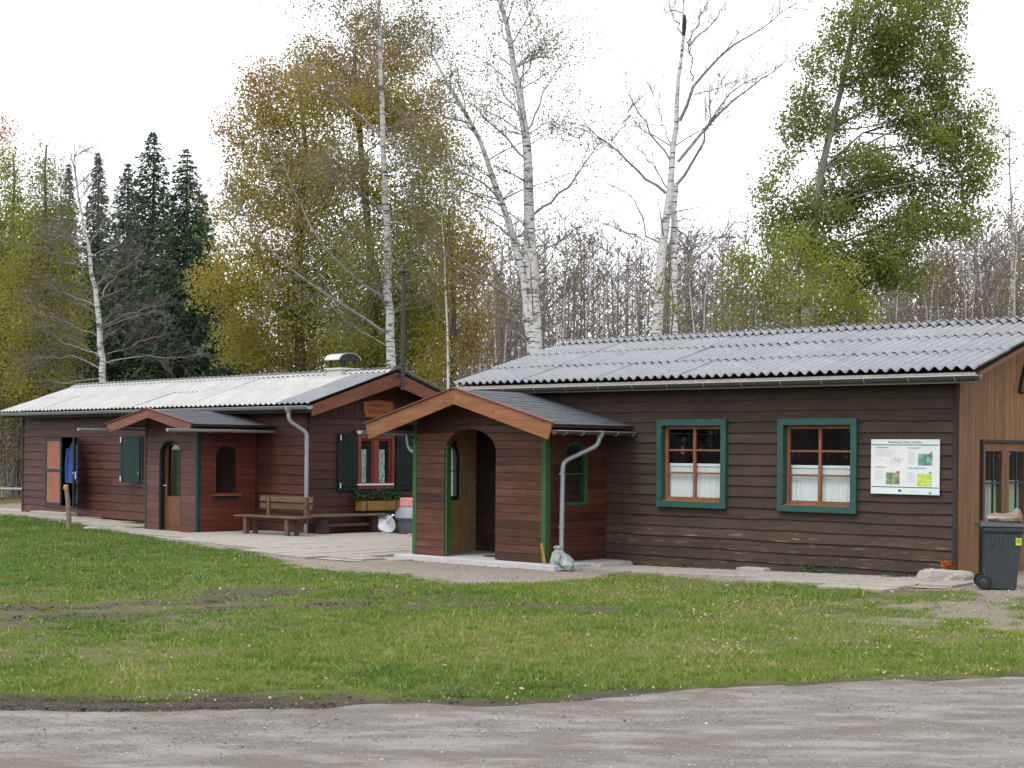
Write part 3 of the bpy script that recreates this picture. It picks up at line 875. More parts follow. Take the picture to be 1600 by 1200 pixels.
while v < 5.95:
    w = rb.uniform(.125, .15); e = min(v + w, 5.96)
    for (z0, zt) in ([(.02, None)] if (e < gopen.a + .02 or v > gopen.b - .02) else [(2.235, None)]):
        za, zb = zr(v) - .02, zr(e) - .02; d = .020 + rb.uniform(0, .005)
        b = MB(); b.hexa([PG(v + .002, 0, z0), PG(e - .002, 0, z0), PG(e - .002, d, z0), PG(v + .002, d, z0)], [PG(v + .002, 0, za), PG(e - .002, 0, zb), PG(e - .002, d, zb), PG(v + .002, d, za)])
        b.build('siding_board', MT['gable_board'], gw, bev=.003)
    v = e
core_wall('back_wall', hR, lambda s, d, z: (s, 5.96 + d, z), UL, 0, -.1, 3.10, [], MT['core'])
core_wall('end_wall', hR, P_left(UL), 0, 5.96, -.1, 3.10, [], MT['core'], ztop=[(0, 3.10), (5.96, 3.10), (V_R, 4.05)])
MB().box(UL + .1, -.1, .1, 5.86, .0, .06).build('floor', MT['room'], hR)
MB().box(UL + .1, -.1, 3.2, 3.28, .06, 2.9).build('partition', MT['room'], hR)
# roof
b = MB(); U0, U1 = -9.93, .50
for s in (0, 1):
    ve, vr = (V_E, V_R) if s == 0 else (2 * V_R - V_E, V_R)
    b.hexa([(U0 + .05, ve, Z_E - .10), (U1 - .07, ve, Z_E - .10), (U1 - .07, vr, Z_R - .10), (U0 + .05, vr, Z_R - .10)], [(U0 + .05, ve, Z_E - .055), (U1 - .07, ve, Z_E - .055), (U1 - .07, vr, Z_R - .055), (U0 + .05, vr, Z_R - .055)])
roofR = b.build('roof', MT['soffit'], hR)
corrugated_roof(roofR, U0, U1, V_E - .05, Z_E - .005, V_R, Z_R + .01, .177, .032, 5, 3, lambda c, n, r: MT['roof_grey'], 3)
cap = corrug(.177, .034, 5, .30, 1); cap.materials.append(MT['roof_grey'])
sa = math.atan2(Z_R - Z_E, V_R - V_E)
ncap = int(round((U1 - U0) / .885)); wc = (U1 - U0) / ncap
for c in range(ncap):
    for s in (0, 1):
        o = bpy.data.objects.new('ridge_sheet', cap); COL.objects.link(o); o.parent = roofR
        L = .28
        T = Matrix.Translation((U0 + c * wc, V_R - math.cos(sa) * L, Z_R + .062 - math.sin(sa) * L + (c % 2) * .004)) if s == 0 else Matrix.Translation((U0 + (c + 1) * wc, V_R + math.cos(sa) * L, Z_R + .058 - math.sin(sa) * L))
        o.matrix_basis = T @ (Matrix.Rotation(PI, 4, 'Z') if s else Matrix.Identity(4)) @ Matrix.Rotation(sa, 4, 'X') @ Matrix.Diagonal((wc / .885, 1, 1, 1))
for s in (0, 1):      # barge boards of the gable
    b = MB(); f = lambda vv, dz: (vv if s == 0 else 2 * V_R - vv, dz)
    ve, vr = (V_E + .02, V_R) if s == 0 else (2 * V_R - V_E - .02, V_R)
    b.hexa([(U1 - .065, ve, Z_E - .11), (U1 - .035, ve, Z_E - .11), (U1 - .035, vr, Z_R - .11), (U1 - .065, vr, Z_R - .11)], [(U1 - .065, ve, Z_E - .045), (U1 - .035, ve, Z_E - .045), (U1 - .035, vr, Z_R - .045), (U1 - .065, vr, Z_R - .045)])
    b.build('barge_board', MT['barge_red_y'], hR)
MB().box(U0 + .06, U1 - .08, V_E - .03, V_E + .0, Z_E - .20, Z_E - .045).build('fascia_board', MT['fascia'], hR)
MB().box(UL, -.01, V_E + .032, -.002, 3.085, 3.105).build('soffit_board', MT['soffit'], hR)
half_gutter('gutter', hR, (U0 + .28, V_E - .085, 3.135), (U1 + .02, V_E - .085, 3.145), .072, MT['gutter_dark'], True, 14, MT['steel'])
# windows
def cabin_window(house, a, b_, P, z0, z1):
    fr = rect_frame(P, a, b_, z0, z1, .105, -.03, .10).build('window_frame', MT['teal'], house, bev=.005)
    a2, b2, c0, c1 = a + .107, b_ - .107, z0 + .107, z1 - .107
    cs = rect_frame(P, a2, b2, c0, c1, .055, -.075, -.02, None, .07)
    blk(P, a2 + .01, b2 - .01, c0 - .02, c0 + .012, -.02, .06, cs)
    mid = (a2 + b2) / 2
    i0, i1, k0, k1 = a2 + .055, b2 - .055, c0 + .07, c1 - .055
    blk(P, mid - .025, mid + .025, k0, k1, -.07, -.028, cs)
    zs = [k0 + (k1 - k0) * t for t in (0, .355, .69, 1)]
    for z in zs[1:3]:
        blk(P, i0, mid - .025, z - .016, z + .016, -.066, -.03, cs); blk(P, mid + .025, i1, z - .016, z + .016, -.066, -.03, cs)
    cs.build('casement', MT['frame_wood'], fr, bev=.003)
    for (x0, x1) in ((i0, mid - .025), (mid + .025, i1)):
        for q in range(3):
            blk(P, x0 + .001, x1 - .001, zs[q] + (.017 if q else .001), zs[q + 1] - (.017 if q < 2 else .001), -.052, -.048).build('pane', MT['glass'], fr)
    return i0, i1, k0, k1
for n_, (a, b_) in enumerate(wins):
    i0, i1, k0, k1 = cabin_window(hR, a, b_, PF, WZ0, WZ1)
    lab = ['white gathered half curtain behind the teal-framed window next to the porch', 'white gathered half curtain behind the teal-framed window next to the information board'][n_]
    c = empty('curtain', W('R', (i0 + i1) / 2, .13, k0), -aR, lab, 'curtain', 'white half curtains in the dark cabin')
    off = (-(i0 + i1) / 2, -.13, -k0)
    def PC(s, d, z): return (s + off[0], -d + off[1], z + off[2])
    drape(PC, i0 - .03, i1 + .03, k0 - .02, 1.76, -.105, .010, 13, 5 + n_).build('cloth', MT['curtain'], c, smooth=True)
    blk(PC, i0 - .04, i1 + .04, 1.765, 1.81, -.125, -.09).build('heading', MT['curtain'], c)
# double door in the gable
df = rect_frame(PG, gopen.a, gopen.b, -.02, gopen.z1, .045, -.06, .028).build('door_frame', MT['core'], hR)
for k in range(2):
    v0, v1 = (.868, 1.745) if k == 0 else (1.755, 2.632)
    lf = rect_frame(PG, v0, v1, .09, 2.188, .13, -.045, -.005, None, .95)
    blk(PG, v0 + .13, v1 - .13, .22, .92, -.005, .006, lf)
    leaf = lf.build('door', MT['door_wood'], hR, bev=.004)
    g0, g1, h0, h1 = v0 + .13, v1 - .13, 1.04, 2.058; m = (g0 + g1) / 2
    q = MB(); blk(PG, m - .016, m + .016, h0, h1, -.04, -.012, q); blk(PG, g0, m - .016, 1.55, 1.585, -.04, -.012, q); blk(PG, m + .016, g1, 1.55, 1.585, -.04, -.012, q)
    q.build('muntin', MT['green_dark'], leaf)
    for (x0, x1) in ((g0, m - .016), (m + .016, g1)):
        for (z0, z1) in ((h0, 1.55), (1.585, h1)): blk(PG, x0 + .001, x1 - .001, z0 + .001, z1 - .001, -.028, -.024).build('pane', MT['glass'], leaf)
    if k == 0: MB().tube([PG(v1 - .06, -.005, 1.05), PG(v1 - .06, .06, 1.05), PG(v1 - .18, .06, 1.05)], .011, 8).build('door_handle', MT['steel'], leaf, smooth=True)
    c = empty('curtain', W('R', -.12, m, h0), -aR, ['pale green half curtain in the left leaf of the gable double door', 'pale green half curtain in the right leaf of the gable double door'][k], 'curtain')
    def PC2(s, d, z): return (d + .12, s - m, z - h0)
    drape(PC2, g0 - .03, g1 + .03, h0 - .02, 1.60, -.12, .012, 6, 30 + k).build('cloth', MT['curtain_green'], c, smooth=True)
b = MB(); b.prism([PG(2.12, .03, 3.02), PG(2.26, .03, 2.98), PG(2.40, .03, 3.28), PG(2.62, .03, 3.46), PG(2.56, .03, 3.58), PG(2.34, .03, 3.44), PG(2.22, .03, 3.24)], (.05, 0, 0))
so = b.build('wall_ornament', MT['black'], None, 'R'); tag(so, 'dark curved wooden ornament high on the brown gable boards', 'ornament')

# porch of the dark cabin
PU0, PU1, PV, PZ0, PZ1 = -9.679, -6.541, -1.665, .115, 2.32
PPF = P_front(PV); PPR = P_right(PU1); PPL = P_left(PU0)
MB().box(-9.86, -6.10, -1.98, -.03, -.05, .105).build('plinth', MT['plinth'], hR, bev=.01)
arch = Arch(-8.89, -7.668, PZ0, 1.97, .42)
AP_U, AP_Z, EV_H, EV_Z = -8.15, 3.07, 2.18, 2.47
slope = (AP_Z - EV_Z) / EV_H
def ptop(z, a, e):      # wall boards stop under the porch roof
    lim = (AP_Z - .07 - z) / slope
    return max(a, AP_U - lim), min(e, AP_U + lim)
pf = MB()
for (x0, x1) in ((PU0 + .1, arch.a - .06), (arch.b + .06, PU1 - .1)):
    for s in (x0, x1 - .06): blk(PPF, s, s + .06, PZ0, 2.3, -.075, -.003, pf)
blk(PPF, PU0 + .1, PU1 - .1, 2.40, 2.47, -.075, -.003, pf)
pf = pf.build('porch_front', MT['porch_board_y'], hR)
clad(pf, PPF, PU0 + .09, PU1 - .09, PZ0, 2.98, .137, [arch], MT['porch_board'], False, .022, ztop=ptop, seed=9)
# lining strips inside the arch
arch_ring(PPF, Arch(arch.a, arch.b, PZ0, arch.sp, arch.ri), .018, -.10, .004, 14, False).build('arch_lining', MT['porch_board_y'], hR)
blk(PPF, arch.a + .02, arch.a + .05, PZ0, arch.sp + .12, -.10, .012).build('jamb_board', MT['green'], hR)
for x0, x1 in ((PU0, PU0 + .088), (PU1 - .088, PU1)):
    b = MB(); b.box(x0, x1, PV - .030, PV + .09, PZ0 - .005, 2.46); b.build('corner_post', MT['green'], hR, bev=.004)
swin = Arch(-1.25, -.56, 1.074, 1.86, .31)
for P_, nm, u in ((PPR, 'porch_side', PU1), (PPL, 'porch_side', PU0)):
    w = core_wall(nm, hR, P_, PV + .092, -.004, PZ0 - .01, 2.50, [swin], MT['panel_tan'], -.04, -.003)
    # cut corners of the arch head are closed by the boards
    clad(w, P_, PV + .092, -.006, PZ0, 2.48, .137, [swin], MT['porch_board_y'], False, .022, seed=12)
    fr = arch_ring(P_, swin, .045, -.085, .006, 12).build('porch_window', MT['green'], hR)
    q = MB(); blk(P_, -1.19, -.62, 1.60, 1.625, -.03, -.005, q); q.build('glazing_bar', MT['panel_tan'] if u == PU0 else MT['green'], fr)
    q = MB(); hh = (swin.b - swin.a) / 2 - .056; cc = (swin.a + swin.b) / 2
    pts = [(cc - hh, 1.12)] + [(cc - hh * math.cos(PI * k / 12), swin.sp + (swin.ri - .056) * math.sin(PI * k / 12)) for k in range(13)] + [(cc + hh, 1.12)]
    q.prism([P_(s, -.02, z) for s, z in pts], tuple(np.array(P_(0, -.016, 0)) - np.array(P_(0, -.02, 0)))); q.build('pane', MT['glass'], fr)
    q = arch_ring(P_, swin, .07, -.10, -.088, 12); q.build('inner_trim', MT['green_dark'], fr)
# door of the cabin inside the porch
dd = blk(PF, -8.745, -7.855, .10, 2.145, -.06, -.02); dd = dd.build('door', MT['core'], hR)
for k in range(6): blk(PF, -8.73 + k * .145, -8.73 + k * .145 + .138, .12, 2.13, -.018, .004).build('plank', MT['porch_board_y'], dd)
# porch roof
RV0, RV1 = -2.24, .0
b = MB()
for s in (-1, 1):
    ue = AP_U + s * EV_H
    b.hexa([(ue, RV0 + .04, EV_Z - .075), (AP_U, RV0 + .04, AP_Z - .075), (AP_U, RV1, AP_Z - .075), (ue, RV1, EV_Z - .075)], [(ue, RV0 + .04, EV_Z - .035), (AP_U, RV0 + .04, AP_Z - .035), (AP_U, RV1, AP_Z - .035), (ue, RV1, EV_Z - .035)])
proof = b.build('porch_roof', MT['soffit'], hR)
sl = math.hypot(EV_H, AP_Z - EV_Z)
for s in (-1, 1):
    up = Vector((-s * EV_H, 0, AP_Z - EV_Z)) / sl; al = Vector((0, s, 0)); nr = al.cross(up)
    O = (AP_U + s * (EV_H + .03), RV0 + .0 if s == 1 else RV1, EV_Z - .040)
    shingle_slope(proof, O, al, up, nr, RV1 - RV0, sl + .05, .142, .30, 20 + s)
for s in (-1, 1):      # front barge boards, plumb-cut at the apex
    ue = AP_U + s * (EV_H + .02); ez = EV_Z - .012
    b = MB(); y0, y1 = RV0 - .015, RV0 + .02
    poly = [(AP_U, AP_Z - .01), (ue, ez), (ue - s * .09, ez - .27), (AP_U, AP_Z - .275)]
    b.prism([(u, y0, z) for u, z in poly], (0, y1 - y0, 0)); b.build('barge_board', MT['barge'], hR, bev=.004)
    b = MB(); poly = [(AP_U, AP_Z + .022), (ue + s * .03, ez + .018), (ue + s * .03, ez + .001), (AP_U, AP_Z + .001)]
    b.prism([(u, y0 - .03, z) for u, z in poly], (0, .06, 0)); b.build('drip_board', MT['barge_red'], hR)
    b = MB(); b.box(min(AP_U + s * (EV_H - .58), AP_U + s * (EV_H - .46)), max(AP_U + s * (EV_H - .58), AP_U + s * (EV_H - .46)), RV0 + .045, -.01, 2.34, 2.46); b.build('wall_plate', MT['porch_board_y'], hR)
half_gutter('gutter', hR, (-5.94, -2.20, 2.335), (-5.94, .14, 2.335), .062, MT['gutter_dark'], True, 5, MT['steel'])
half_gutter('gutter', hR, (-10.36, -2.38, 2.335), (-10.36, -.02, 2.335), .062, MT['zinc'], True, 4, MT['zinc'])
dpp = pipe('downpipe', hR, [(-5.94, -.98, 2.28), (-5.97, -1.02, 2.10), (-6.36, -1.46, 1.82), (-6.37, -1.47, .13)], .042, MT['zinc'], (1.62, .72))
MB().lathe([(.075, .10), (.07, .04), (.045, -.03)], 14, Matrix.Translation((-5.94, -.98, 2.25))).build('pipe_funnel', MT['zinc'], dpp, smooth=True)
pipe('downpipe', hR, [(-10.36, -1.15, 2.28), (-10.33, -1.15, 2.02), (-9.80, -1.15, 1.80), (-9.79, -1.15, .13)], .042, MT['zinc'], (1.0,))

# ------------------------------------------------------------------ the red-brown cabin on the left
aL = HF['L'][2]
hL = empty('timber_house', W('L', 0, 0), -aL, 'reddish-brown lapboard cabin with pale corrugated roof, arched porch and green shutters', 'house')
LF = P_front(0.0); LG = P_right(0.0)
LL = -13.77; GV = 3.98
door = Rect(-12.42, -10.46, .36, 2.30); lwin = Rect(-7.10, -6.20, 1.12, 2.30); pdoor = Rect(-3.6, -2.7, .05, 2.1)
wl = core_wall('front_wall', hL, LF, LL, 0, -.1, 2.88, [door, lwin, pdoor], MT['core'])
clad(wl, LF, LL + .05, -.05, .13, 2.86, .215, [door, lwin, pdoor], MT['siding_red'], True, .034, .012, .006, seams=(-8.6, -5.2, -1.0), seed=21)
for (x0, x1) in ((LL, LL + .05), (-.05, -.002)): blk(LF, x0, x1, .05, 2.88, 0, .048).build('corner_board', MT['siding_red_z'], hL)
lgw = Rect(1.36, 2.44, 1.09, 2.335)
V_RL, Z_RL, V_EL, Z_EL = 1.99, 3.80, -.40, 2.985
sL = (Z_RL - Z_EL) / (V_RL - V_EL)
zrl = lambda v: (Z_EL - .06 + sL * (v - V_EL)) if v <= V_RL else (Z_EL - .06 + sL * (2 * V_RL - V_EL - v))
gl = core_wall('gable_wall', hL, LG, 0, GV, -.1, 2.88, [lgw], MT['core'], -.10, -.004, ztop=[(0, 2.88), (GV, 2.88), (V_RL, 3.62)])
clad(gl, LG, .0, GV, .10, 2.70, .205, [lgw], MT['siding_red_y'], True, .032, .012, .006, seed=25)
blk(LG, 0, GV, 2.70, 2.735, 0, .05).build('ledge', MT['siding_red_y'], hL)
v = 0.0
while v < GV - .02:
    e = min(v + rb.uniform(.15, .17), GV); d = .018 + rb.uniform(0, .008); b = MB()
    b.hexa([LG(v + .006, 0, 2.737), LG(e - .006, 0, 2.737), LG(e - .006, d, 2.737), LG(v + .006, d, 2.737)], [LG(v + .006, 0, zrl(v)), LG(e - .006, 0, zrl(e)), LG(e - .006, d, zrl(e)), LG(v + .006, d, zrl(v))])
    b.build('siding_board', MT['siding_red_z'], gl); v = e
core_wall('back_wall', hL, lambda s, d, z: (s, GV + d, z), LL, 0, -.1, 2.88, [], MT['core'])
core_wall('end_wall', hL, P_left(LL), 0, GV, -.1, 2.88, [], MT['core'], ztop=[(0, 2.88), (GV, 2.88), (V_RL, 3.62)])
MB().box(LL + .1, -.1, .1, GV - .1, .0, .10).build('floor', MT['room'], hL)
MB().box(LL + .1, -.1, 2.0, 2.06, .10, 2.8).build('partition', MT['room'], hL)
U0, U1 = -14.36, .69
b = MB()
for s in (0, 1):
    ve = V_EL if s == 0 else 2 * V_RL - V_EL
    b.hexa([(U0 + .05, ve, Z_EL - .10), (U1 - .08, ve, Z_EL - .10), (U1 - .08, V_RL, Z_RL - .10), (U0 + .05, V_RL, Z_RL - .10)], [(U0 + .05, ve, Z_EL - .055), (U1 - .08, ve, Z_EL - .055), (U1 - .08, V_RL, Z_RL - .055), (U0 + .05, V_RL, Z_RL - .055)])
roofL = b.build('roof', MT['soffit'], hL)
corrugated_roof(roofL, U0, U1, V_EL - .06, Z_EL - .01, V_RL, Z_RL + .01, .209, .021, 6, 2, lambda c, n, r: MT['roof_weathered'] if c == n - 1 else MT['roof_white'], 8, .006)
cap = corrug(.209, .022, 6, .26, 1); cap.materials.append(MT['roof_white']); sa = math.atan2(Z_RL - Z_EL, V_RL - V_EL); ncap = 12; wc = (U1 - U0) / ncap
for c in range(ncap):
    for s in (0, 1):
        o = bpy.data.objects.new('ridge_sheet', cap); COL.objects.link(o); o.parent = roofL; L = .25
        T = Matrix.Translation((U0 + c * wc, V_RL - math.cos(sa) * L, Z_RL + .056 - math.sin(sa) * L)) if s == 0 else Matrix.Translation((U0 + (c + 1) * wc, V_RL + math.cos(sa) * L, Z_RL + .056 - math.sin(sa) * L))
        o.matrix_basis = T @ (Matrix.Rotation(PI, 4, 'Z') if s else Matrix.Identity(4)) @ Matrix.Rotation(sa, 4, 'X') @ Matrix.Diagonal((wc / 1.254, 1, 1, 1))
for s in (0, 1):
    ve = V_EL - .02 if s == 0 else 2 * V_RL - V_EL + .02
    b = MB(); k = 1 if s == 0 else -1
    b.hexa([(U1 - .075, ve + k * .05, Z_EL - .27), (U1 - .04, ve + k * .05, Z_EL - .27), (U1 - .04, V_RL, Z_RL - .35), (U1 - .075, V_RL, Z_RL - .35)], [(U1 - .075, ve, Z_EL - .035), (U1 - .04, ve, Z_EL - .035), (U1 - .04, V_RL, Z_RL - .035), (U1 - .075, V_RL, Z_RL - .035)])
    b.build('barge_board', MT['barge_red_y'], hL)
MB().box(U0 + .06, U1 - .09, V_EL, V_EL + .03, Z_EL - .19, Z_EL - .058).build('fascia_board', MT['soffit'], hL)
MB().box(LL, -.01, V_EL + .032, -.002, 2.862, 2.88).build('soffit_board', MT['soffit'], hL)
half_gutter('gutter', hL, (U0 - .02, V_EL - .085, 2.935), (U1 + .0, V_EL - .085, 2.93), .075, MT['gutter_pale'], True, 16, MT['steel'])
dp = pipe('downpipe', hL, [(-.08, V_EL - .085, 2.88), (-.07, V_EL - .085, 2.62), (.13, -.14, 2.36), (.13, -.14, .10)], .048, MT['zinc'], (2.05, .75))
MB().lathe([(.09, .10), (.085, .03), (.05, -.05)], 14, Matrix.Translation((-.08, V_EL - .085, 2.83))).build('pipe_funnel', MT['zinc'], dp, smooth=True)
# chimney with arched cowl, flue pipe
ch = MB().box(-1.66, -1.12, 1.74, 2.26, 3.5, 3.87).box(-1.69, -1.09, 1.71, 2.29, 3.872, 3.92).build('chimney', MT['plaster'], hL, bev=.01)
b = MB()
for u in (-1.60, -1.18):
    for v in (1.80, 2.20): MB().box(u - .018, u + .018, v - .018, v + .018, 3.92, 4.14).build('cowl_leg', MT['black'], ch)
b = MB(); n = 12
arc = [(2.0 - .33 * math.cos(PI * k / n), 4.11 + .17 * math.sin(PI * k / n)) for k in range(n + 1)]
for u in (-1.68, -1.10): b.v += [(u, v, z) for v, z in arc] + [(u, 2.0 + (v - 2.0) * .97, z - .012) for v, z in arc]
w = n + 1
for k in range(n): b.f += [(k, 2 * w + k, 2 * w + k + 1, k + 1), (w + k, w + k + 1, 3 * w + k + 1, 3 * w + k), (k, k + 1, w + k + 1, w + k), (2 * w + k, 3 * w + k, 3 * w + k + 1, 2 * w + k + 1)]
cw = b.build('cowl', MT['steel'], ch, smooth=True)
MB().prism([(-1.66, 2.0 + (v - 2.0) * .95, z - .016) for v, z in arc], (.545, 0, 0)).build('cowl_shade', MT['black'], cw)  # black fill standing in for the shade under the arched cowl
fl = MB().tube([(.80, 2.03, 3.36), (.80, 2.03, 6.02)], .048, 14).build('flue_pipe', MT['flue'], hL, smooth=True)
MB().lathe([(.05, 6.02), (.105, 6.03), (.11, 6.06), (.055, 6.075), (.05, 6.13)], 14, Matrix.Translation((.80, 2.03, 0))).build('flue_cap', MT['flue'], fl, smooth=True)
MB().lathe([(.055, 3.90), (.062, 3.91), (.062, 3.95), (.055, 3.96)], 14, Matrix.Translation((.80, 2.03, 0))).build('flue_collar', MT['flue'], fl, smooth=True)
MB().box(.66, .76, 1.99, 2.07, 3.42, 3.46).box(.66, .76, 1.99, 2.07, 3.66, 3.70).build('flue_bracket', MT['flue'], fl)
MB().tube([(.80, 2.03, 6.10), (.80, 2.03, 6.30)], .012, 6).build('flue_tip', MT['flue'], fl)
# gable window, shutters
fr = rect_frame(LG, 1.36, 2.44, 1.09, 2.335, .085, -.04, .045).build('window_frame', MT['frame_red'], hL, bev=.004)
mid = 1.9
q = MB(); blk(LG, mid - .055, mid + .055, 1.176, 2.249, -.05, .02, q)
for (x0, x1) in ((1.446, 1.844), (1.956, 2.354)): rect_frame(LG, x0, x1, 1.177, 2.248, .05, -.045, .0, q)
q.build('casement', MT['frame_red'], fr, bev=.003)
for (x0, x1) in ((1.497, 1.793), (2.007, 2.303)): blk(LG, x0, x1, 1.228, 2.197, -.026, -.022).build('pane', MT['glass'], fr)
blk(LG, 1.30, 2.40, 1.175, 1.215, .047, .075).build('window_sill', MT['white'], fr)
blk(LG, 1.22, 2.58, 2.345, 2.43, .034, .08).build('lintel', MT['shutter'], fr)
blk(LG, 1.25, 2.56, .985, 1.075, .034, .09).build('sill_board', MT['shutter'], fr)
for k, (x0, x1) in enumerate(((.77, 1.335), (2.465, 3.03))):
    s = MB(); n = 4
    for i in range(n): blk(LG, x0 + (x1 - x0) * i / n + .003, x0 + (x1 - x0) * (i + 1) / n - .003, 1.06, 2.36, .045, .072, s)
    sh = s.build('shutter', MT['shutter'], hL, bev=.003)
    for z_ in (1.17, 2.16): blk(LG, x0 + .02, x1 - .02, z_, z_ + .09, .073, .088).build('shutter_batten', MT['shutter'], sh)
    xh = x0 + .06 if k == 0 else x1 - .06
    q = MB(); blk(LG, xh - .015, xh + .015, 1.12, 1.24, .089, .097, q); blk(LG, xh - .015, xh + .015, 2.2, 2.32, .089, .097, q); q.build('hinge', MT['white'], sh)
for k, (x0, x1) in enumerate(((1.49, 1.70), (1.99, 2.24))):
    c = empty('curtain', W('L', -.09, (x0 + x1) / 2, 1.24), -aL, ['lace curtain behind the left pane of the green-shuttered gable window', 'lace curtain behind the right pane of the green-shuttered gable window'][k], 'curtain', 'lace curtains in the gable window')
    m = (x0 + x1) / 2
    drape(lambda s, d, z: (d + .09, s - m, z - 1.24), x0, x1, 1.22, 2.0, -.09, .010, 4, 50 + k, 30).build('cloth', MT['lace'], c, smooth=True)
# double plank door: left leaf shut, right leaf folded back
dfr = rect_frame(LF, door.a, door.b, door.z0 - .06, door.z1 + .02, .06, -.05, .036).build('door_frame', MT['siding_red_z'], hL)
def leaf(x0, x1, P_):
    f = rect_frame(P_, x0, x1, door.z0, door.z1 - .05, .085, .0, .04)
    blk(P_, x0 + .085, x1 - .085, 1.30, 1.375, .0, .04, f)
    lf = f.build('door', MT['green_dark'], hL, bev=.003)
    for (z0, z1) in ((door.z0 + .085, 1.30), (1.375, door.z1 - .135)): blk(P_, x0 + .086, x1 - .086, z0 + .001, z1 - .001, .006, .028).build('door_panel', MT['panel_salmon'], lf)
    return lf
leaf(-12.355, -11.42, LF)
cx, sx = .86, -.51
def LD(s, d, z): return (-10.53 + cx * s + sx * d * 1.0, -.06 + sx * s - cx * d, z)
lf2 = leaf(.02, .93, LD)
q = MB(); q.box(-.035, .035, -.012, .012, -.10, .10); q.tube([(0, -.01, .04), (0, -.06, .04), (-.13, -.06, .04)], .012, 8); q.tube([(0, -.01, .04), (0, -.06, .04), (.06, -.06, .06)], .012, 8)
hd = q.build('door_handle', MT['chrome'], lf2, smooth=True); hd.location = LD(.88, -.03, 1.24); hd.rotation_euler = (0, 0, -.55)
MB().box(-12.5, -10.4, -.42, -.06, .05, .20).build('door_step', MT['concrete'], hL, bev=.01)
# small side window with its shutter ajar
fr = rect_frame(LF, -7.13, -6.17, 1.09, 2.33, .07, -.03, .05).build('window_frame', MT['green_dark'], hL)
blk(LF, -7.055, -6.245, 1.165, 2.255, -.02, -.016).build('pane', MT['glass'], fr)
q = rect_frame(LF, -7.06, -6.24, 1.16, 2.26, .06, -.03, .01); blk(LF, -6.68, -6.62, 1.22, 2.20, -.03, .01, q); q.build('casement', MT['frame_red'], fr)
def LS(s, d, z): return (-7.14 - .93 * s + .36 * d, -.06 - .36 * s - .93 * d, z)
s = rect_frame(LS, .0, .62, 1.10, 2.30, .07, 0, .035); blk(LS, .07, .55, 1.17, 2.23, .004, .026, s)
sh = s.build('shutter', MT['green_dark'], hL, bev=.004)
q = MB(); blk(LS, .585, .615, 1.12, 1.26, .036, .05, q); blk(LS, .585, .615, 2.12, 2.26, .036, .05, q); q.build('hinge', MT['white'], sh)
q = MB(); blk(LS, .01, .03, 1.3, 1.38, .036, .06, q); q.build('catch', MT['steel'], sh)
# porch
QU0, QU1, QV, QZ0 = -4.26, -1.988, -1.566, .06
QF = P_front(QV); QR = P_right(QU1); QL = P_left(QU0)
MB().box(QU0 - .1, QU1 + .05, QV - .1, -.03, -.05, .055).build('plinth', MT['concrete'], hL, bev=.01)
qa = Arch(-3.63, -2.69, QZ0, 1.86, .32)
LAU, LAZ, LEH, LEZ = -3.115, 2.885, 1.85, 2.55; ls = (LAZ - LEZ) / LEH
def qtop(z, a, e):
    lim = (LAZ - .07 - z) / ls; return max(a, LAU - lim), min(e, LAU + lim)
pf = MB(); blk(QF, QU0 + .1, QU1 - .1, 2.45, 2.52, -.07, -.003, pf); blk(QF, QU0 + .1, QU0 + .16, QZ0, 2.44, -.07, -.003, pf); blk(QF, QU1 - .16, QU1 - .1, QZ0, 2.44, -.07, -.003, pf)
pf = pf.build('porch_front', MT['porch_red_y'], hL)
clad(pf, QF, QU0 + .07, QU1 - .09, QZ0, 2.78, .172, [qa], MT['porch_pink'], False, .022, ztop=qtop, seed=33)
arch_ring(QF, qa, .045, -.16, .008, 14, False).build('arch_lining', MT['shutter'], hL)
for x0, x1 in ((QU0, QU0 + .068), (QU1 - .088, QU1)): MB().box(x0, x1, QV - .03, QV + .06, QZ0 - .005, 2.50).build('corner_post', MT['green_dark'], hL)
qw = Arch(-1.16, -.54, .96, 1.86, .22)
for P_, nm in ((QR, 'porch_side'), (QL, 'porch_side')):
    w = core_wall(nm, hL, P_, QV + .062, -.05, QZ0 - .01, 2.56, [qw] if P_ is QR else [], MT['core'], -.04, -.003)
    clad(w, P_, QV + .062, -.052, QZ0, 2.54, .15, [qw] if P_ is QR else [], MT['porch_red_y'], False, .022, seed=35)
    if P_ is QL: continue
    fr = arch_ring(P_, qw, .03, -.05, .030, 12).build('porch_window', MT['porch_red_y'], hL)
    hh = .28; cc = -.85
    q = MB(); q.prism([P_(s, -.02, z) for s, z in [(cc - hh, .99)] + [(cc - hh * math.cos(PI * k / 12), 1.86 + .17 * math.sin(PI * k / 12)) for k in range(13)] + [(cc + hh, .99)]], tuple(np.array(P_(0, .004, 0)) - np.array(P_(0, 0, 0)))); q.build('pane', MT['glass'], fr)
    blk(P_, -1.24, -.46, .915, .96, .026, .075).build('window_sill', MT['frame_wood'], fr)
    blk(P_, -1.24, -.44, 2.16, 2.20, .026, .06).build('lintel', MT['siding_red_z'], fr)
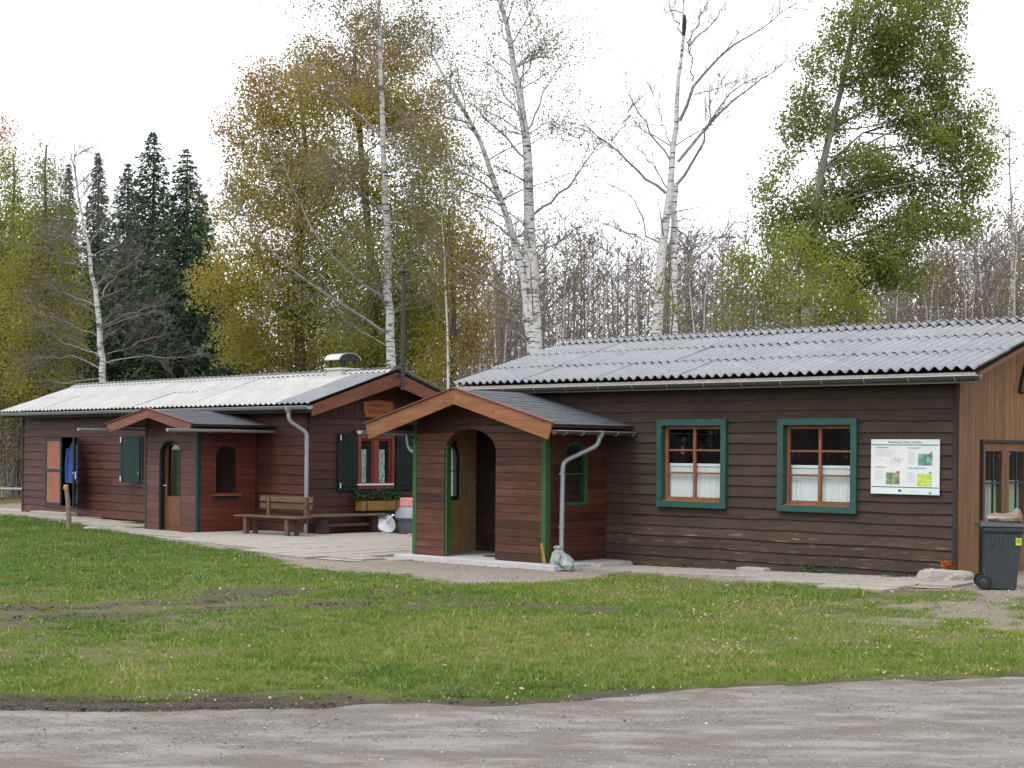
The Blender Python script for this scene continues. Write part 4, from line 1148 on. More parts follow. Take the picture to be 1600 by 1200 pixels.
# front door standing in the arch
pd = rect_frame(QF, qa.a + .05, qa.b - .05, QZ0, 2.16, .10, -.14, -.10, None, .82)
blk(QF, qa.a + .17, qa.b - .17, .20, .80, -.10, -.085, pd)
pd = pd.build('door', MT['door_red'], hL)
blk(QF, qa.a + .151, qa.b - .151, .885, 2.059, -.125, -.120).build('pane', MT['glass'], pd)
q = MB(); blk(QF, qa.a + .08, qa.a + .12, .92, 1.16, -.099, -.09, q); q.tube([QF(qa.a + .10, -.095, 1.12), QF(qa.a + .10, -.04, 1.12), QF(qa.a + .22, -.04, 1.12)], .012, 8); q.build('door_handle', MT['chrome'], pd)
blk(QF, qa.a + .27, qa.b - .10, .90, 2.3, -.30, -.27).build('pane_backing', MT['green_dark'], pd)  # added panel: stands in for the green reflection and keeps the pane dark
# porch roof
RV0 = -2.20; b = MB()
for s in (-1, 1):
    ue = LAU + s * LEH
    b.hexa([(ue, RV0 + .04, LEZ - .07), (LAU, RV0 + .04, LAZ - .07), (LAU, 0, LAZ - .07), (ue, 0, LEZ - .07)], [(ue, RV0 + .04, LEZ - .035), (LAU, RV0 + .04, LAZ - .035), (LAU, 0, LAZ - .035), (ue, 0, LEZ - .035)])
qroof = b.build('porch_roof', MT['soffit'], hL); sl = math.hypot(LEH, LAZ - LEZ)
for s in (-1, 1):
    up = Vector((-s * LEH, 0, LAZ - LEZ)) / sl; al = Vector((0, s, 0)); nr = al.cross(up)
    shingle_slope(qroof, (LAU + s * (LEH + .03), RV0 if s == 1 else 0, LEZ - .040), al, up, nr, -RV0, sl + .05, .145, .30, 40 + s)
for s in (-1, 1):
    ue = LAU + s * (LEH + .02); ez = LEZ - .012; y0, y1 = RV0 - .015, RV0 + .02
    b = MB(); b.prism([(u, y0, z) for u, z in [(LAU, LAZ - .01), (ue, ez), (ue - s * .16, ez - .20), (LAU, LAZ - .21)]], (0, y1 - y0, 0)); b.build('barge_board', MT['barge_red'], hL, bev=.004)
    b = MB(); b.prism([(u, y0 - .03, z) for u, z in [(LAU, LAZ + .02), (ue + s * .03, ez + .016), (ue + s * .03, ez + .001), (LAU, LAZ + .001)]], (0, .06, 0)); b.build('drip_board', MT['barge_red'], hL)
half_gutter('gutter', hL, (-1.30, -2.78, 2.405), (-1.30, -.02, 2.405), .055, MT['gutter_pale'], True, 4, MT['steel'])
half_gutter('gutter', hL, (-4.93, -2.95, 2.425), (-4.93, -.02, 2.425), .050, MT['gutter_pale'], True, 4, MT['steel'])

# ================================================================== THINGS
def thing(name, frame, u, v, z, label, cat, group=None, rz=0.0):
    return empty(name, W(frame, u, v, z), -HF[frame][2] + rz, label, cat, group)

def text_obj(body, size, mat, parent, M, name='lettering'):
    c = bpy.data.curves.new(name, 'FONT'); c.body = body; c.size = size; c.align_x = 'CENTER'; c.extrude = .0006
    o = bpy.data.objects.new(name, c); COL.objects.link(o)
    m = bpy.data.meshes.new_from_object(o.evaluated_get(bpy.context.evaluated_depsgraph_get()))
    COL.objects.unlink(o); bpy.data.objects.remove(o)
    m.materials.clear(); m.materials.append(mat)
    t = bpy.data.objects.new(name, m); link(t, parent); t.matrix_basis = M
    return t

def print_mat(name, stops, scale):
    m, t, p, _ = new_mat(name)
    n = noise(t, coords(t, (1, 1, 1)), scale, 4, .65)
    r = t.nodes.new('ShaderNodeValToRGB'); el = r.color_ramp.elements
    while len(el) < len(stops): el.new(.5)
    for e, (q, c) in zip(el, stops): e.position = q; e.color = rgba(c)
    t.links.new(n, r.inputs['Fac']); t.links.new(r.outputs['Color'], p.inputs['Base Color']); p.inputs['Roughness'].default_value = .35
    return m

# information board on the dark wall
ib = thing('information_board', 'R', -.818, -.052, 1.39, 'white information board with four small pictures on the dark wall', 'board', rz=-.006)
IW, IH = 1.125, .835
MB().box(-IW / 2, IW / 2, -.022, -.0, 0, IH).build('panel', MT['white'], ib, bev=.002)
MT['band'] = plain('band', (.50, .62, .60), .4, var=.03); MT['ink'] = plain('ink', (.05, .08, .09), .5); MT['ink_pale'] = plain('ink_pale', (.50, .53, .57), .5)
fx = lambda x: (x - 190) / 915 * IW - IW / 2
fz = lambda y: IH - (y - 235) / 735 * IH
def flat(nm, x0, x1, y0, y1, mat, lift=.024): return MB().box(fx(x0), fx(x1), -lift, -.0225, fz(y1), fz(y0)).build(nm, mat, ib)
flat('header_band', 196, 1099, 241, 303, MT['band']); flat('footer_band', 196, 1099, 882, 964, MT['band'])
flat('rule', 196, 1099, 304, 314, MT['ink']); flat('rule', 196, 1099, 868, 880, MT['ink'])
Mt = lambda x, y, lift=.0255: Matrix.Translation((fx(x), -lift, fz(y))) @ Matrix.Rotation(PI / 2, 4, 'X')
text_obj('Gemeinsam Natur erleben', .052, MT['ink'], ib, Mt(648, 285))
for x0, x1, y0, mat in ((260, 425, 340, 'ink'), (690, 850, 345, 'ink'), (252, 388, 605, 'ink'), (688, 940, 612, 'ink')):
    flat('heading_line', x0, x1, y0, y0 + 7, MT['ink']); flat('heading_line', x0, x1 - 45, y0 + 12, y0 + 18, MT['ink_pale'])
for (x0, x1, y0, y1) in ((258, 490, 380, 470), (690, 800, 400, 560), (250, 375, 650, 780), (685, 795, 665, 820)):
    y = y0
    while y < y1:
        flat('text_line', x0, x1 - random.uniform(0, 40), y, y + 5, MT['ink_pale']); y += 13
pics = [((825, 1015, 425, 580), [(.3, (.03, .06, .05)), (.5, (.10, .26, .20)), (.7, (.30, .48, .42))]), ((395, 582, 680, 838), [(.3, (.05, .06, .05)), (.5, (.13, .20, .10)), (.7, (.30, .40, .24))]), ((815, 1008, 693, 850), [(.3, (.16, .30, .10)), (.5, (.36, .50, .08)), (.7, (.50, .56, .20))])]
for k, (r, st) in enumerate(pics): flat('printed_picture', *r, print_mat('print_%d' % k, st, 11))
q = MB(); rm = random.Random(2)
for k in range(26):
    x, y = rm.gauss(520, 55), rm.gauss(525, 32); q.bar((fx(x), -.0240, fz(y)), (fx(x + rm.uniform(-40, 40)), -.0240, fz(y + rm.uniform(-28, 28))), .003, .006, (0, 1, 0))
MT['map_red'] = plain('map_red', (.62, .33, .32), .5); q.build('printed_map', MT['map_red'], ib)
flat('flag_emblem', 566, 606, 905, 935, plain('eu_blue', (.02, .035, .16), .4), .0262); MT['leaf_red_flat'] = plain('leaf_red_flat', (.42, .07, .05), .5)
flat('marker', 540, 580, 660, 690, MT['leaf_red_flat'], .0262); flat('marker', 985, 1010, 400, 425, MT['leaf_red_flat'], .0262); flat('marker', 970, 1004, 662, 684, plain('marker_blue', (.06, .22, .50), .5), .0262)
flat('footer_logo', 720, 820, 915, 935, MT['ink_pale'], .0262)
q = MB(); q.prism([(fx(x), -.0262, fz(y)) for x, y in ((965, 925), (985, 945), (1000, 922), (1008, 928), (990, 958), (975, 955))], (0, .002, 0)); q.build('footer_logo', MT['ink'], ib)
for x, y in ((215, 238 + 12), (1080, 250), (195, 920), (1065, 945)): MB().lathe([(.008, 0), (.008, .004), (.003, .006)], 10, Matrix.Translation((fx(x), -.022, fz(y))) @ Matrix.Rotation(PI / 2, 4, 'X')).build('screw', MT['steel'], ib)

# carved plaque on the red gable
pq = thing('wooden_plaque', 'L', .03, 1.93, 2.74, 'orange wooden plaque with carved lettering under the red cabin gable', 'plaque')
top = [(.445 - .89 * k / 8, .33 + .07 * math.sin(PI * (.15 + .75 * k / 8))) for k in range(9)]
poly = [(-.42, .10), (-.36, .0), (.40, .0)] + [(.445, .05)] + top
MB().prism([(.0, y, z) for y, z in poly], (.035, 0, 0)).build('plaque_board', MT['plaque'], pq, bev=.008)
for (z, y0, y1) in ((.27, -.22, .12), (.13, -.30, .26)):
    q = MB(); y = y0
    while y < y1:
        w = random.uniform(.018, .034); q.box(.034, .038, y, y + w * .45, z - .03, z + .03); q.box(.034, .038, y + w * .45, y + w, z + random.choice((-.03, .02)), z + random.choice((-.018, .03))) if random.random() < .5 else None; y += w + .018
    q.build('carved_lettering', MT['core'], pq)

# wheeled bin
bx, by = gnd(1563, 922, .12)
wb = empty('wheeled_bin', (bx, by, float(ground_z(bx, by))), -.22, 'dark grey wheeled bin with a lime sticker beside the gable door', 'bin')
b = MB()
lv = [(.0, -.205, .185, .185), (.04, -.21, .195, .19), (.78, -.235, .262, .235), (.80, -.26, .285, .255), (.86, -.262, .288, .257)]
for z, x0, x1, y in lv: b.v += [(x0, -y, z), (x1, -y, z), (x1, y, z), (x0, y, z)]
for i in range(len(lv) - 1):
    for k in range(4): b.f.append((i * 4 + k, i * 4 + (k + 1) % 4, i * 4 + 4 + (k + 1) % 4, i * 4 + 4 + k))
b.f += [(3, 2, 1, 0), (16, 17, 18, 19)]
body = b.build('body', MT['bin'], wb, bev=.02)
b = MB(); b.hexa([(-.30, -.275, .865), (.305, -.275, .865), (.305, .275, .865), (-.30, .275, .865)], [(-.26, -.24, .94), (.27, -.24, .915), (.27, .24, .915), (-.26, .24, .94)]); b.build('lid', MT['bin'], wb, bev=.018)
MB().tube([(-.335, -.24, .885), (-.335, .24, .885)], .018, 8).box(-.34, -.26, -.20, -.16, .86, .90).box(-.34, -.26, .16, .20, .86, .90).build('handle', MT['bin'], wb)
for s in (-1, 1):
    Mw = Matrix.Translation((-.245, s * .235, .10)) @ Matrix.Rotation(PI / 2, 4, 'X')
    wh = MB().lathe([(.06, -.022), (.092, -.024), (.10, -.012), (.10, .012), (.092, .024), (.06, .022)], 22, Mw).build('wheel', MT['rubber'], wb, smooth=True)
    MB().lathe([(.055, -.026), (.05, -.028), (.02, -.030), (.02, .030), (.05, .028), (.055, .026)], 16, Mw).build('rim', MT['bin'], wh, smooth=True)
for x in (-.13, -.02): MB().box(x - .012, x + .012, -.247, -.2, .62, .78).build('rib', MT['bin'], body)
MB().box(.175, .250, -.2415, -.2375, .62, .72).build('sticker', MT['lime'], body)
MB().box(.185, .24, -.2425, -.2416, .66, .672).box(.185, .225, -.2425, -.2416, .685, .70).build('sticker_print', MT['green'], body)
# weathered wood on the lid
ra = random.Random(8); b = MB(); n = 12; rings = [(-.24, .03), (-.22, .06), (-.12, .075), (0, .07), (.10, .085), (.17, .10), (.21, .07), (.235, .02)]
for x, r in rings:
    for k in range(n):
        a = 2 * PI * k / n; rr = r * (1 + ra.uniform(-.16, .16))
        b.v.append((x + ra.uniform(-.01, .01), rr * 1.25 * math.cos(a), max(-.01, r * .75 + rr * math.sin(a)) + (.07 * max(0, (x - .12) / .1) if math.sin(a) > .5 else 0)))
for i in range(len(rings) - 1):
    for k in range(n): b.f.append((i * n + k, i * n + (k + 1) % n, i * n + n + (k + 1) % n, i * n + n + k))
b.f += [tuple(range(n))[::-1], tuple((len(rings) - 1) * n + k for k in range(n))]
lg = b.build('weathered_wood', MT['rag']); lg.location = (bx + .04, by, float(ground_z(bx, by)) + .925); lg.rotation_euler = (0, .02, -.15)
tag(lg, 'weathered grey-brown piece of wood lying on the bin lid', 'wood')

# concrete block and orange plant at the corner
def rough_block(name, M, sx, sy, sz, mat, seed, label, cat, amp=.02):
    r = random.Random(seed); b = MB(); nx, ny, nz = 6, 4, 3; idx = {}
    def vid(i, j, k):
        if (i, j, k) not in idx:
            idx[(i, j, k)] = len(b.v); e = .90 if k == nz else 1.0
            b.v.append(((i / nx - .5) * sx * e + r.uniform(-amp, amp), (j / ny - .5) * sy * e + r.uniform(-amp, amp), k / nz * sz + r.uniform(-amp, amp) * (k > 0)))
        return idx[(i, j, k)]
    for i in range(nx):
        for j in range(ny): b.f += [(vid(i, j, nz), vid(i + 1, j, nz), vid(i + 1, j + 1, nz), vid(i, j + 1, nz)), (vid(i, j, 0), vid(i, j + 1, 0), vid(i + 1, j + 1, 0), vid(i + 1, j, 0))]
        for k in range(nz): b.f += [(vid(i, 0, k), vid(i + 1, 0, k), vid(i + 1, 0, k + 1), vid(i, 0, k + 1)), (vid(i, ny, k), vid(i, ny, k + 1), vid(i + 1, ny, k + 1), vid(i + 1, ny, k))]
    for j in range(ny):
        for k in range(nz): b.f += [(vid(0, j, k), vid(0, j, k + 1), vid(0, j + 1, k + 1), vid(0, j + 1, k)), (vid(nx, j, k), vid(nx, j + 1, k), vid(nx, j + 1, k + 1), vid(nx, j, k + 1))]
    o = b.build(name, mat, bev=.012); o.matrix_world = M; return tag(o, label, cat)
def onR(u, v, dz=0.0, rz=0.0):
    x, y, _ = W('R', u, v); return Matrix.Translation((x, y, float(ground_z(x, y)) + dz)) @ Matrix.Rotation(-aR + rz, 4, 'Z')
rough_block('concrete_block', onR(.02, -.42, -.03), .74, .34, .19, MT['concrete'], 3, 'rough concrete block at the corner of the dark cabin', 'block', .018)
rough_block('concrete_slab', onR(-3.35, -.26, -.01, .03), .52, .26, .09, MT['concrete'], 4, 'loose pale concrete slab under the wall between the two teal windows', 'slab', .012)
rough_block('concrete_slab', onR(-6.15, -.62, -.02, .02), .62, .95, .11, MT['concrete'], 6, 'rough concrete slab beside the porch plinth of the dark cabin', 'slab', .018)
pl = bpy.data.objects.new('orange_plant', None); COL.objects.link(pl); pl.matrix_world = onR(-.06, -.22, .02); tag(pl, 'small orange-red plant on the concrete block at the corner', 'plant')
def leaf_quads(C, s, rng, tint, asp=.65, up=0.0, droop=None):
    n = len(C); a = rng.normal(size=(n, 3)); a[:, 2] *= 1 - up; a /= np.linalg.norm(a, axis=1)[:, None]
    c = rng.normal(size=(n, 3)); c -= a * (c * a).sum(1)[:, None]; c /= np.linalg.norm(c, axis=1)[:, None]
    if droop is not None: a = a * .45 + droop; a /= np.linalg.norm(a, axis=1)[:, None]
    s = np.broadcast_to(np.asarray(s, float), (n,))[:, None]
    V = np.stack([C - a * s * .5, C + c * s * asp * .5, C + a * s * .5, C - c * s * asp * .5], 1).reshape(-1, 3)
    return V, np.arange(4 * n).reshape(-1, 4), np.repeat(tint, 4)
C = RNG.normal(size=(70, 3)) * (.05, .04, .035) + (0, 0, .20); V, Fq, T = leaf_quads(C, .06, RNG, RNG.random(70))
MT['leaf_orange'] = leaf_mat('leaf_orange', [(0, (.28, .045, .012)), (1, (.42, .12, .02))])
link(bpy.data.objects.new('leaves', fast_mesh('leaves', V, Fq, MT['leaf_orange'], T)), pl)['kind'] = 'stuff'
b = MB()
for k in range(7): b.tube([(0, 0, .0), (.03 * math.cos(k), .03 * math.sin(k), .1), (.07 * math.cos(k), .06 * math.sin(k), .2)], .004, 4)
b.build('stems', MT['bark'], pl)

# crumpled sack by the downpipe
ra = random.Random(4); b = MB(); n = 22; prof = [(.10, .0), (.19, .01), (.20, .08), (.18, .16), (.15, .23), (.10, .29), (.05, .33), (.065, .37), (.03, .39)]
ph = [ra.uniform(0, 6) for _ in range(9)]
for i, (r, z) in enumerate(prof):
    for k in range(n):
        a = 2 * PI * k / n; rr = r * (1 + .16 * math.sin(3 * a + ph[i]) + .10 * math.sin(7 * a + ph[(i + 3) % 9]) + ra.uniform(-.10, .10))
        b.v.append((rr * math.cos(a) - .12 * (z / .4), rr * .8 * math.sin(a), z + ra.uniform(-.012, .012) * (i > 0)))
for i in range(len(prof) - 1):
    for k in range(n): b.f.append((i * n + k, i * n + (k + 1) % n, i * n + n + (k + 1) % n, i * n + n + k))
b.f += [tuple(range(n))[::-1], tuple((len(prof) - 1) * n + k for k in range(n))]
x, y, _ = W('R', -6.12, -1.72); sk = b.build('plastic_sack', MT['bag']); sk.location = (x, y, float(ground_z(x, y)) + .01)
sk.rotation_euler = (0, 0, -.5); tag(sk, 'crumpled grey-green plastic sack at the foot of the porch downpipe', 'sack')
sk2 = MB().bar((0, 0, .01), (.10, .0, .34), .05, .012, (0, 1, 0)).build('wood_offcut', MT['box_wood']); x, y, _ = W('R', -6.42, -1.74); sk2.location = (x - .06, y, .105); sk2.rotation_euler = (0, -.5, -.6)
tag(sk2, 'thin strip of raw wood leaning by the green porch post', 'wood strip')
dm = MB().box(-.42, .42, -.26, .26, 0, .015).build('doormat', MT['mat'], bev=.005); dm.matrix_world = Matrix.Translation(W('R', -7.95, -.95, .107)) @ Matrix.Rotation(-aR, 4, 'Z')
tag(dm, 'dark doormat on the porch floor of the dark cabin', 'doormat')

# benches
gL = .082
bn = empty('garden_bench', (-6.10, 33.35, gL), math.atan2(-.6, .8), 'long brown wooden bench with a two-plank backrest beside the downpipe', 'bench')
for k, y in enumerate((.0, .13, .26)): MB().box(-.02, 1.98, y, y + .12, .415, .455).build('seat_plank', MT['bench_wood'], bn, bev=.005)
for z in (.60, .755): MB().hexa([(.36, .40, z), (1.97, .40, z), (1.97, .43, z), (.36, .43, z)], [(.36, .425, z + .125), (1.97, .425, z + .125), (1.97, .455, z + .125), (.36, .455, z + .125)]).build('back_plank', MT['bench_wood'], bn, bev=.005)
for x in (.30, 1.58):
    MB().box(x - .05, x + .05, .02, .11, 0, .414).build('leg', MT['bench_wood'], bn, bev=.004)
    MB().box(x - .045, x + .045, .30, .38, 0, .414).build('leg', MT['bench_wood'], bn, bev=.004)
for x in (.66, 1.80): MB().hexa([(x - .04, .355, .30), (x + .04, .355, .30), (x + .04, .395, .30), (x - .04, .395, .30)], [(x - .04, .38, .87), (x + .04, .38, .87), (x + .04, .42, .87), (x - .04, .42, .87)]).build('back_post', MT['bench_wood'], bn)
MB().box(.30, 1.60, .17, .23, .36, .414).build('stretcher', MT['bench_wood'], bn)
b2 = thing('plank_bench', 'L', .24, -.22, gL, 'backless plank bench along the gable under the green-shuttered window', 'bench')
MT['bench_y'] = wood('bench_y', (.085, .060, .036), (.15, .11, .065), 'Y', .75, .12, wear=(.2, .19, .11), wear_amt=.05)
for k in range(2): MB().box(k * .19, k * .19 + .18, 0, 2.08, .42, .465).build('seat_plank', MT['bench_y'], b2, bev=.005)
for y in (.30, 1.70): MB().hexa([(.04, y - .10, 0), (.33, y - .10, 0), (.33, y + .10, 0), (.04, y + .10, 0)], [(.06, y - .07, .419), (.31, y - .07, .419), (.31, y + .07, .419), (.06, y + .07, .419)]).build('leg', MT['siding_red_z'], b2)
MB().box(.165, .205, .37, 1.63, .20, .26).build('stretcher', MT['bench_y'], b2)

# parasol base tipped on its edge, tub, pink box
ub = empty('parasol_base', (*gnd(602, 834, gL), gL), 0, 'white round parasol base tipped on its edge beside the plank bench', 'parasol base')
nrm = Vector((.52, -.66, .54)).normalized(); M = nrm.to_track_quat('Z', 'Y').to_matrix().to_4x4(); cz = .265 * math.sqrt(1 - nrm.z ** 2) + .02
MB().lathe([(.24, -.04), (.262, -.03), (.265, .0), (.25, .025), (.10, .05), (.055, .06), (.04, .08)], 28, Matrix.Translation((0, 0, cz)) @ M).build('disc', MT['white_plastic'], ub, smooth=True)
MB().tube([Vector((0, 0, cz)) + nrm * .06, Vector((0, 0, cz)) + nrm * .36], .026, 12).build('socket_tube', MT['white_plastic'], ub, smooth=True)
MB().tube([Vector((0, 0, cz)) + nrm * .32 + Vector((.0, 0, 0)), Vector((0, 0, cz)) + nrm * .32 + Vector((.06, .0, .03))], .012, 8).build('clamp_screw', MT['white_plastic'], ub)
tx, ty = gnd(640, 835, gL); ty += .35
tb = empty('grey_tub', (tx, ty, gL), .3, 'grey plastic tub standing upside down behind the porch post', 'tub')
MB().lathe([(.30, .0), (.315, .02), (.30, .30), (.33, .31), (.33, .34)], 24).build('tub_body', plain('tub_dark', (.085, .09, .10), .6, var=.25), tb, smooth=True)
MB().lathe([(.335, .345), (.36, .37), (.345, .50), (.27, .60), (.20, .615)], 24).build('tub_lid', MT['grey_tub'], tb, smooth=True)
pb = MB().box(-.24, .24, -.14, .14, 0, .20).build('pink_box', MT['pink'], bev=.02); pb.location = (tx + .02, ty, gL + .618); pb.rotation_euler = (0, 0, -.45); tag(pb, 'pink box standing on the grey tub behind the porch', 'box')
br = MB().box(-.10, .10, -.06, .06, 0, .11).build('pink_brick', plain('brick', (.42, .28, .24), .9), bev=.01); x, y = gnd(645, 842, gL); br.location = (x, y, gL); br.rotation_euler = (0, 0, .4); tag(br, 'pale pinkish brick on the ground in front of the grey tub', 'brick')

# flower box
fb = thing('flower_box', 'L', .04, 1.30, .60, 'wooden flower box with green plants under the gable window', 'flower box')
b = MB(); b.box(.0, .22, 0, 1.16, 0, .02).box(.0, .02, 0, 1.16, .021, .22).box(.021, .22, 0, .02, .021, .22).box(.021, .22, 1.14, 1.16, .021, .22); b.build('box', MT['box_wood'], fb)
MB().box(.20, .225, 0, 1.16, .021, .225).build('front_board', MT['box_wood'], fb)
for y in (.16, 1.02): MB().box(.226, .236, y - .015, y + .015, .0, .225).build('strap', MT['bench_wood'], fb)
MB().box(.021, .199, .021, 1.139, .021, .19).build('soil', MT['core'], fb)
n = 1500; C = np.stack([RNG.normal(.13, .07, n), RNG.uniform(-.14, 1.3, n), .24 + np.abs(RNG.normal(0, .09, n))], 1); V, Fq, T = leaf_quads(C, RNG.uniform(.03, .07, n), RNG, RNG.random(n))
link(bpy.data.objects.new('foliage', fast_mesh('foliage', V, Fq, MT['shrub'], T)), fb)

# clothes hanging in the open doorway
def garment(name, u0, u1, z0, z1, v, mat, label, cat, seed, taper):
    g = thing(name, 'L', (u0 + u1) / 2, v, z0, label, cat); r = random.Random(seed); b = MB(); n, rows = 24, 10; w = (u1 - u0) / 2; h = z1 - z0
    for j in range(rows + 1):
        t = j / rows; ww = w * (taper(t))
        for k in range(n):
            a = 2 * PI * k / n; f = 1 + .12 * math.sin(5 * a + 2 * t) + .06 * math.sin(9 * a + seed)
            b.v.append((ww * math.cos(a) * (.95 + .05 * f), .10 * f * math.sin(a) * (.5 + .5 * (1 - t)), h * t))
    for j in range(rows):
        for k in range(n): b.f.append((j * n + k, j * n + (k + 1) % n, j * n + n + (k + 1) % n, j * n + n + k))
    b.f += [tuple(range(n))[::-1], tuple(rows * n + k for k in range(n))]
    b.build('cloth', mat, g, smooth=True); return g
ct = garment('blue_coat', -11.42, -10.72, 1.0, 2.12, .16, MT['blue'], 'bright blue work coat hanging in the open doorway of the red cabin', 'coat', 3, lambda t: 1.0 - .15 * t if t < .8 else .88 - 3.2 * (t - .8))
for s, z in ((-.20, .0),):
    MB().tube([(-.22, -.04, .95), (-.27, -.06, .55), (-.27, -.06, .0)], [.06, .065, .055], 10).build('sleeve', MT['blue'], ct, smooth=True)
garment('navy_overalls', -11.05, -10.62, .42, 1.12, .24, MT['navy'], 'dark navy overalls hanging below the blue coat in the doorway', 'overalls', 4, lambda t: 1.0 - .2 * t)

# stake in the lawn, litter by the path, low fence far left
x, y = gnd(106, 829, .05)
st = empty('wooden_stake', (x, y, float(ground_z(x, y)) - .02), 0, 'weathered wooden stake standing in the lawn before the open door', 'stake')
MB().tube([(.03, 0, -.2), (.02, 0, .3), (-.01, .01, .7), (-.05, .01, .985)], [.062, .058, .055, .05], 9).build('post', MT['stake'], st)
MB().lathe([(.054, 0), (.06, .03), (.055, .10), (.045, .115)], 9, Matrix.Translation((-.055, .01, .94))).build('cut_top', plain('cut_wood', (.45, .19, .07), .8), st)
x, y = gnd(144, 829, .05); gr = MB().box(-.17, .17, -.13, .13, 0, .05).box(-.12, .12, -.02, .02, .051, .075).build('drain_cover', MT['plinth'], bev=.008); gr.location = (x, y, float(ground_z(x, y))); gr.rotation_euler = (0, 0, .5); tag(gr, 'small pale drain cover at the edge of the left lawn', 'drain cover')
fx0 = at(-40, 785, 52)[0]; fe = empty('rail_fence', (fx0, 52, 0), 0, 'low pale rail fence beside the thicket at the left edge', 'fence')
for k in range(4): MB().box(k * .95 - .04, k * .95 + .04, -.04, .04, 0, .62).build('fence_post', MT['stake'], fe)
for z in (.52, .18): MB().box(-.1, 3.0, -.07, -.045, z, z + .06).build('fence_rail', MT['bench_wood'] if z < .3 else MT['plinth'], fe)
# weeds along the dark wall
for k, (u, v, s) in enumerate([(-2.35, -.22, .16), (-4.75, -.20, .09), (-.75, -.55, .10), (-1.9, -.25, .10)]):
    x, y, _ = W('R', u, v); n = int(220 * s / .1); C = np.stack([RNG.normal(0, s, n), RNG.normal(0, s * .6, n), np.abs(RNG.normal(.03, s * .35, n))], 1); V, Fq, T = leaf_quads(C, RNG.uniform(.02, .06, n), RNG, RNG.random(n), .4, .2)
    w_ = bpy.data.objects.new('weed', fast_mesh('weed', V, Fq, MT['shrub'], T)); COL.objects.link(w_); w_.location = (x, y, float(ground_z(x, y)) + .02); w_['kind'] = 'stuff'
    tag(w_, ['largest green weed under the window beside the information board', 'tiny green weed under the window next to the porch', 'green weed sprouting at the left end of the concrete block', 'small green weed just right of the largest weed by the dark wall'][k], 'weed')

# ================================================================== TREES
class TB:
    """many tubes in one mesh"""
    def __init__(s): s.V = []; s.F = []; s.n = 0
    def add(s, P, R, k=5):
        P = np.asarray(P, float); R = np.asarray(R, float)
        t = np.gradient(P, axis=0); t /= np.linalg.norm(t, axis=1)[:, None] + 1e-9
        ref = np.array([0, 0, 1.]) if abs(t[0, 2]) < .9 else np.array([1., 0, 0])
        x = np.cross(t, ref); x /= np.linalg.norm(x, axis=1)[:, None] + 1e-9; y = np.cross(t, x)
        a = 2 * PI * np.arange(k) / k
        V = P[:, None] + R[:, None, None] * (x[:, None] * np.cos(a)[None, :, None] + y[:, None] * np.sin(a)[None, :, None])
        m = len(P); i = np.arange(m * k).reshape(m, k); j = np.roll(i, -1, 1)
        s.V.append(V.reshape(-1, 3)); s.F.append(np.stack([i[:-1], j[:-1], j[1:], i[1:]], -1).reshape(-1, 4) + s.n); s.n += m * k
    def obj(s, name, mat, parent, smooth=True):
        if not s.V: return None
        o = bpy.data.objects.new(name, fast_mesh(name, np.concatenate(s.V), np.concatenate(s.F), mat, None, smooth))
        if name != 'trunk': o['kind'] = 'stuff'
        return link(o, parent)

def resample(P, n, jit=0.0, rng=RNG):
    P = np.asarray(P, float); d = np.r_[0, np.cumsum(np.linalg.norm(np.diff(P, axis=0), axis=1))]
    t = np.linspace(0, d[-1], n); Q = np.stack([np.interp(t, d, P[:, i]) for i in range(3)], 1)
    if n > 4:
        K = Q.copy()
        for _ in range(2): K[1:-1] = (K[:-2] + 2 * K[1:-1] + K[2:]) / 4
        Q = K
    if jit: Q[1:] += rng.normal(size=(n - 1, 3)) * jit
    return Q

def pxpath(pts, Y, dy=0.0):
    n = len(pts); return np.array([at(x, y, Y + dy * (i / max(n - 1, 1))) for i, (x, y) in enumerate(pts)])

def twigs_from(tb, path, r0, rng, n, length, sag=.0, k=3, ends=None, up=.35, sub=2):
    """side shoots along a limb"""
    m = len(path)
    for _ in range(n):
        t = rng.uniform(.25, 1) * (m - 1); i = min(int(t), m - 2); p = path[i] + (path[i + 1] - path[i]) * (t - i)
        d = path[i + 1] - path[i]; d /= np.linalg.norm(d) + 1e-9
        q = rng.normal(size=3); q -= d * (q @ d); q /= np.linalg.norm(q) + 1e-9
        dirv = d * rng.uniform(.4, .9) + q * rng.uniform(.5, 1) + np.array([0, 0, up]); dirv /= np.linalg.norm(dirv)
        L = length * rng.uniform(.4, 1.1); s = np.linspace(0, 1, 4)[:, None]
        pts = p + dirv * L * s + np.array([0, 0, -sag]) * L * s ** 2 + rng.normal(size=(4, 3)) * L * .05 * s
        tb.add(pts, np.linspace(r0, r0 * .3, 4), k)
        if ends is not None: ends.append(pts[-1]); ends.append(pts[2])
        for _ in range(sub):
            j = rng.integers(1, 4); d2 = dirv + rng.normal(size=3) * .6; d2 /= np.linalg.norm(d2); l2 = L * rng.uniform(.3, .6)
            p2 = pts[j] + d2 * l2 * np.linspace(0, 1, 3)[:, None] + np.array([0, 0, -sag]) * l2 * np.linspace(0, 1, 3)[:, None] ** 2
            tb.add(p2, np.linspace(r0 * .55, r0 * .25, 3), 3)
            if ends is not None: ends.append(p2[-1])

def leaves_at(ends, per, spread, size, rng, tintf, mat, parent, name='crown', asp=.7):
    E = np.asarray(ends); C = np.repeat(E, per, 0) + np.clip(rng.normal(size=(len(E) * per, 3)), -1.5, 1.5) * spread
    T = np.clip(tintf(C) + rng.normal(size=len(C)) * .13, 0, 1)
    V, Fq, TT = leaf_quads(C, rng.uniform(.7, 1.3, len(C)) * size, rng, T, asp)
    o = link(bpy.data.objects.new(name, fast_mesh(name, V, Fq, mat, TT)), parent); o['kind'] = 'stuff'; return o

def to_local(tb_or_arr, base): return tb_or_arr - base

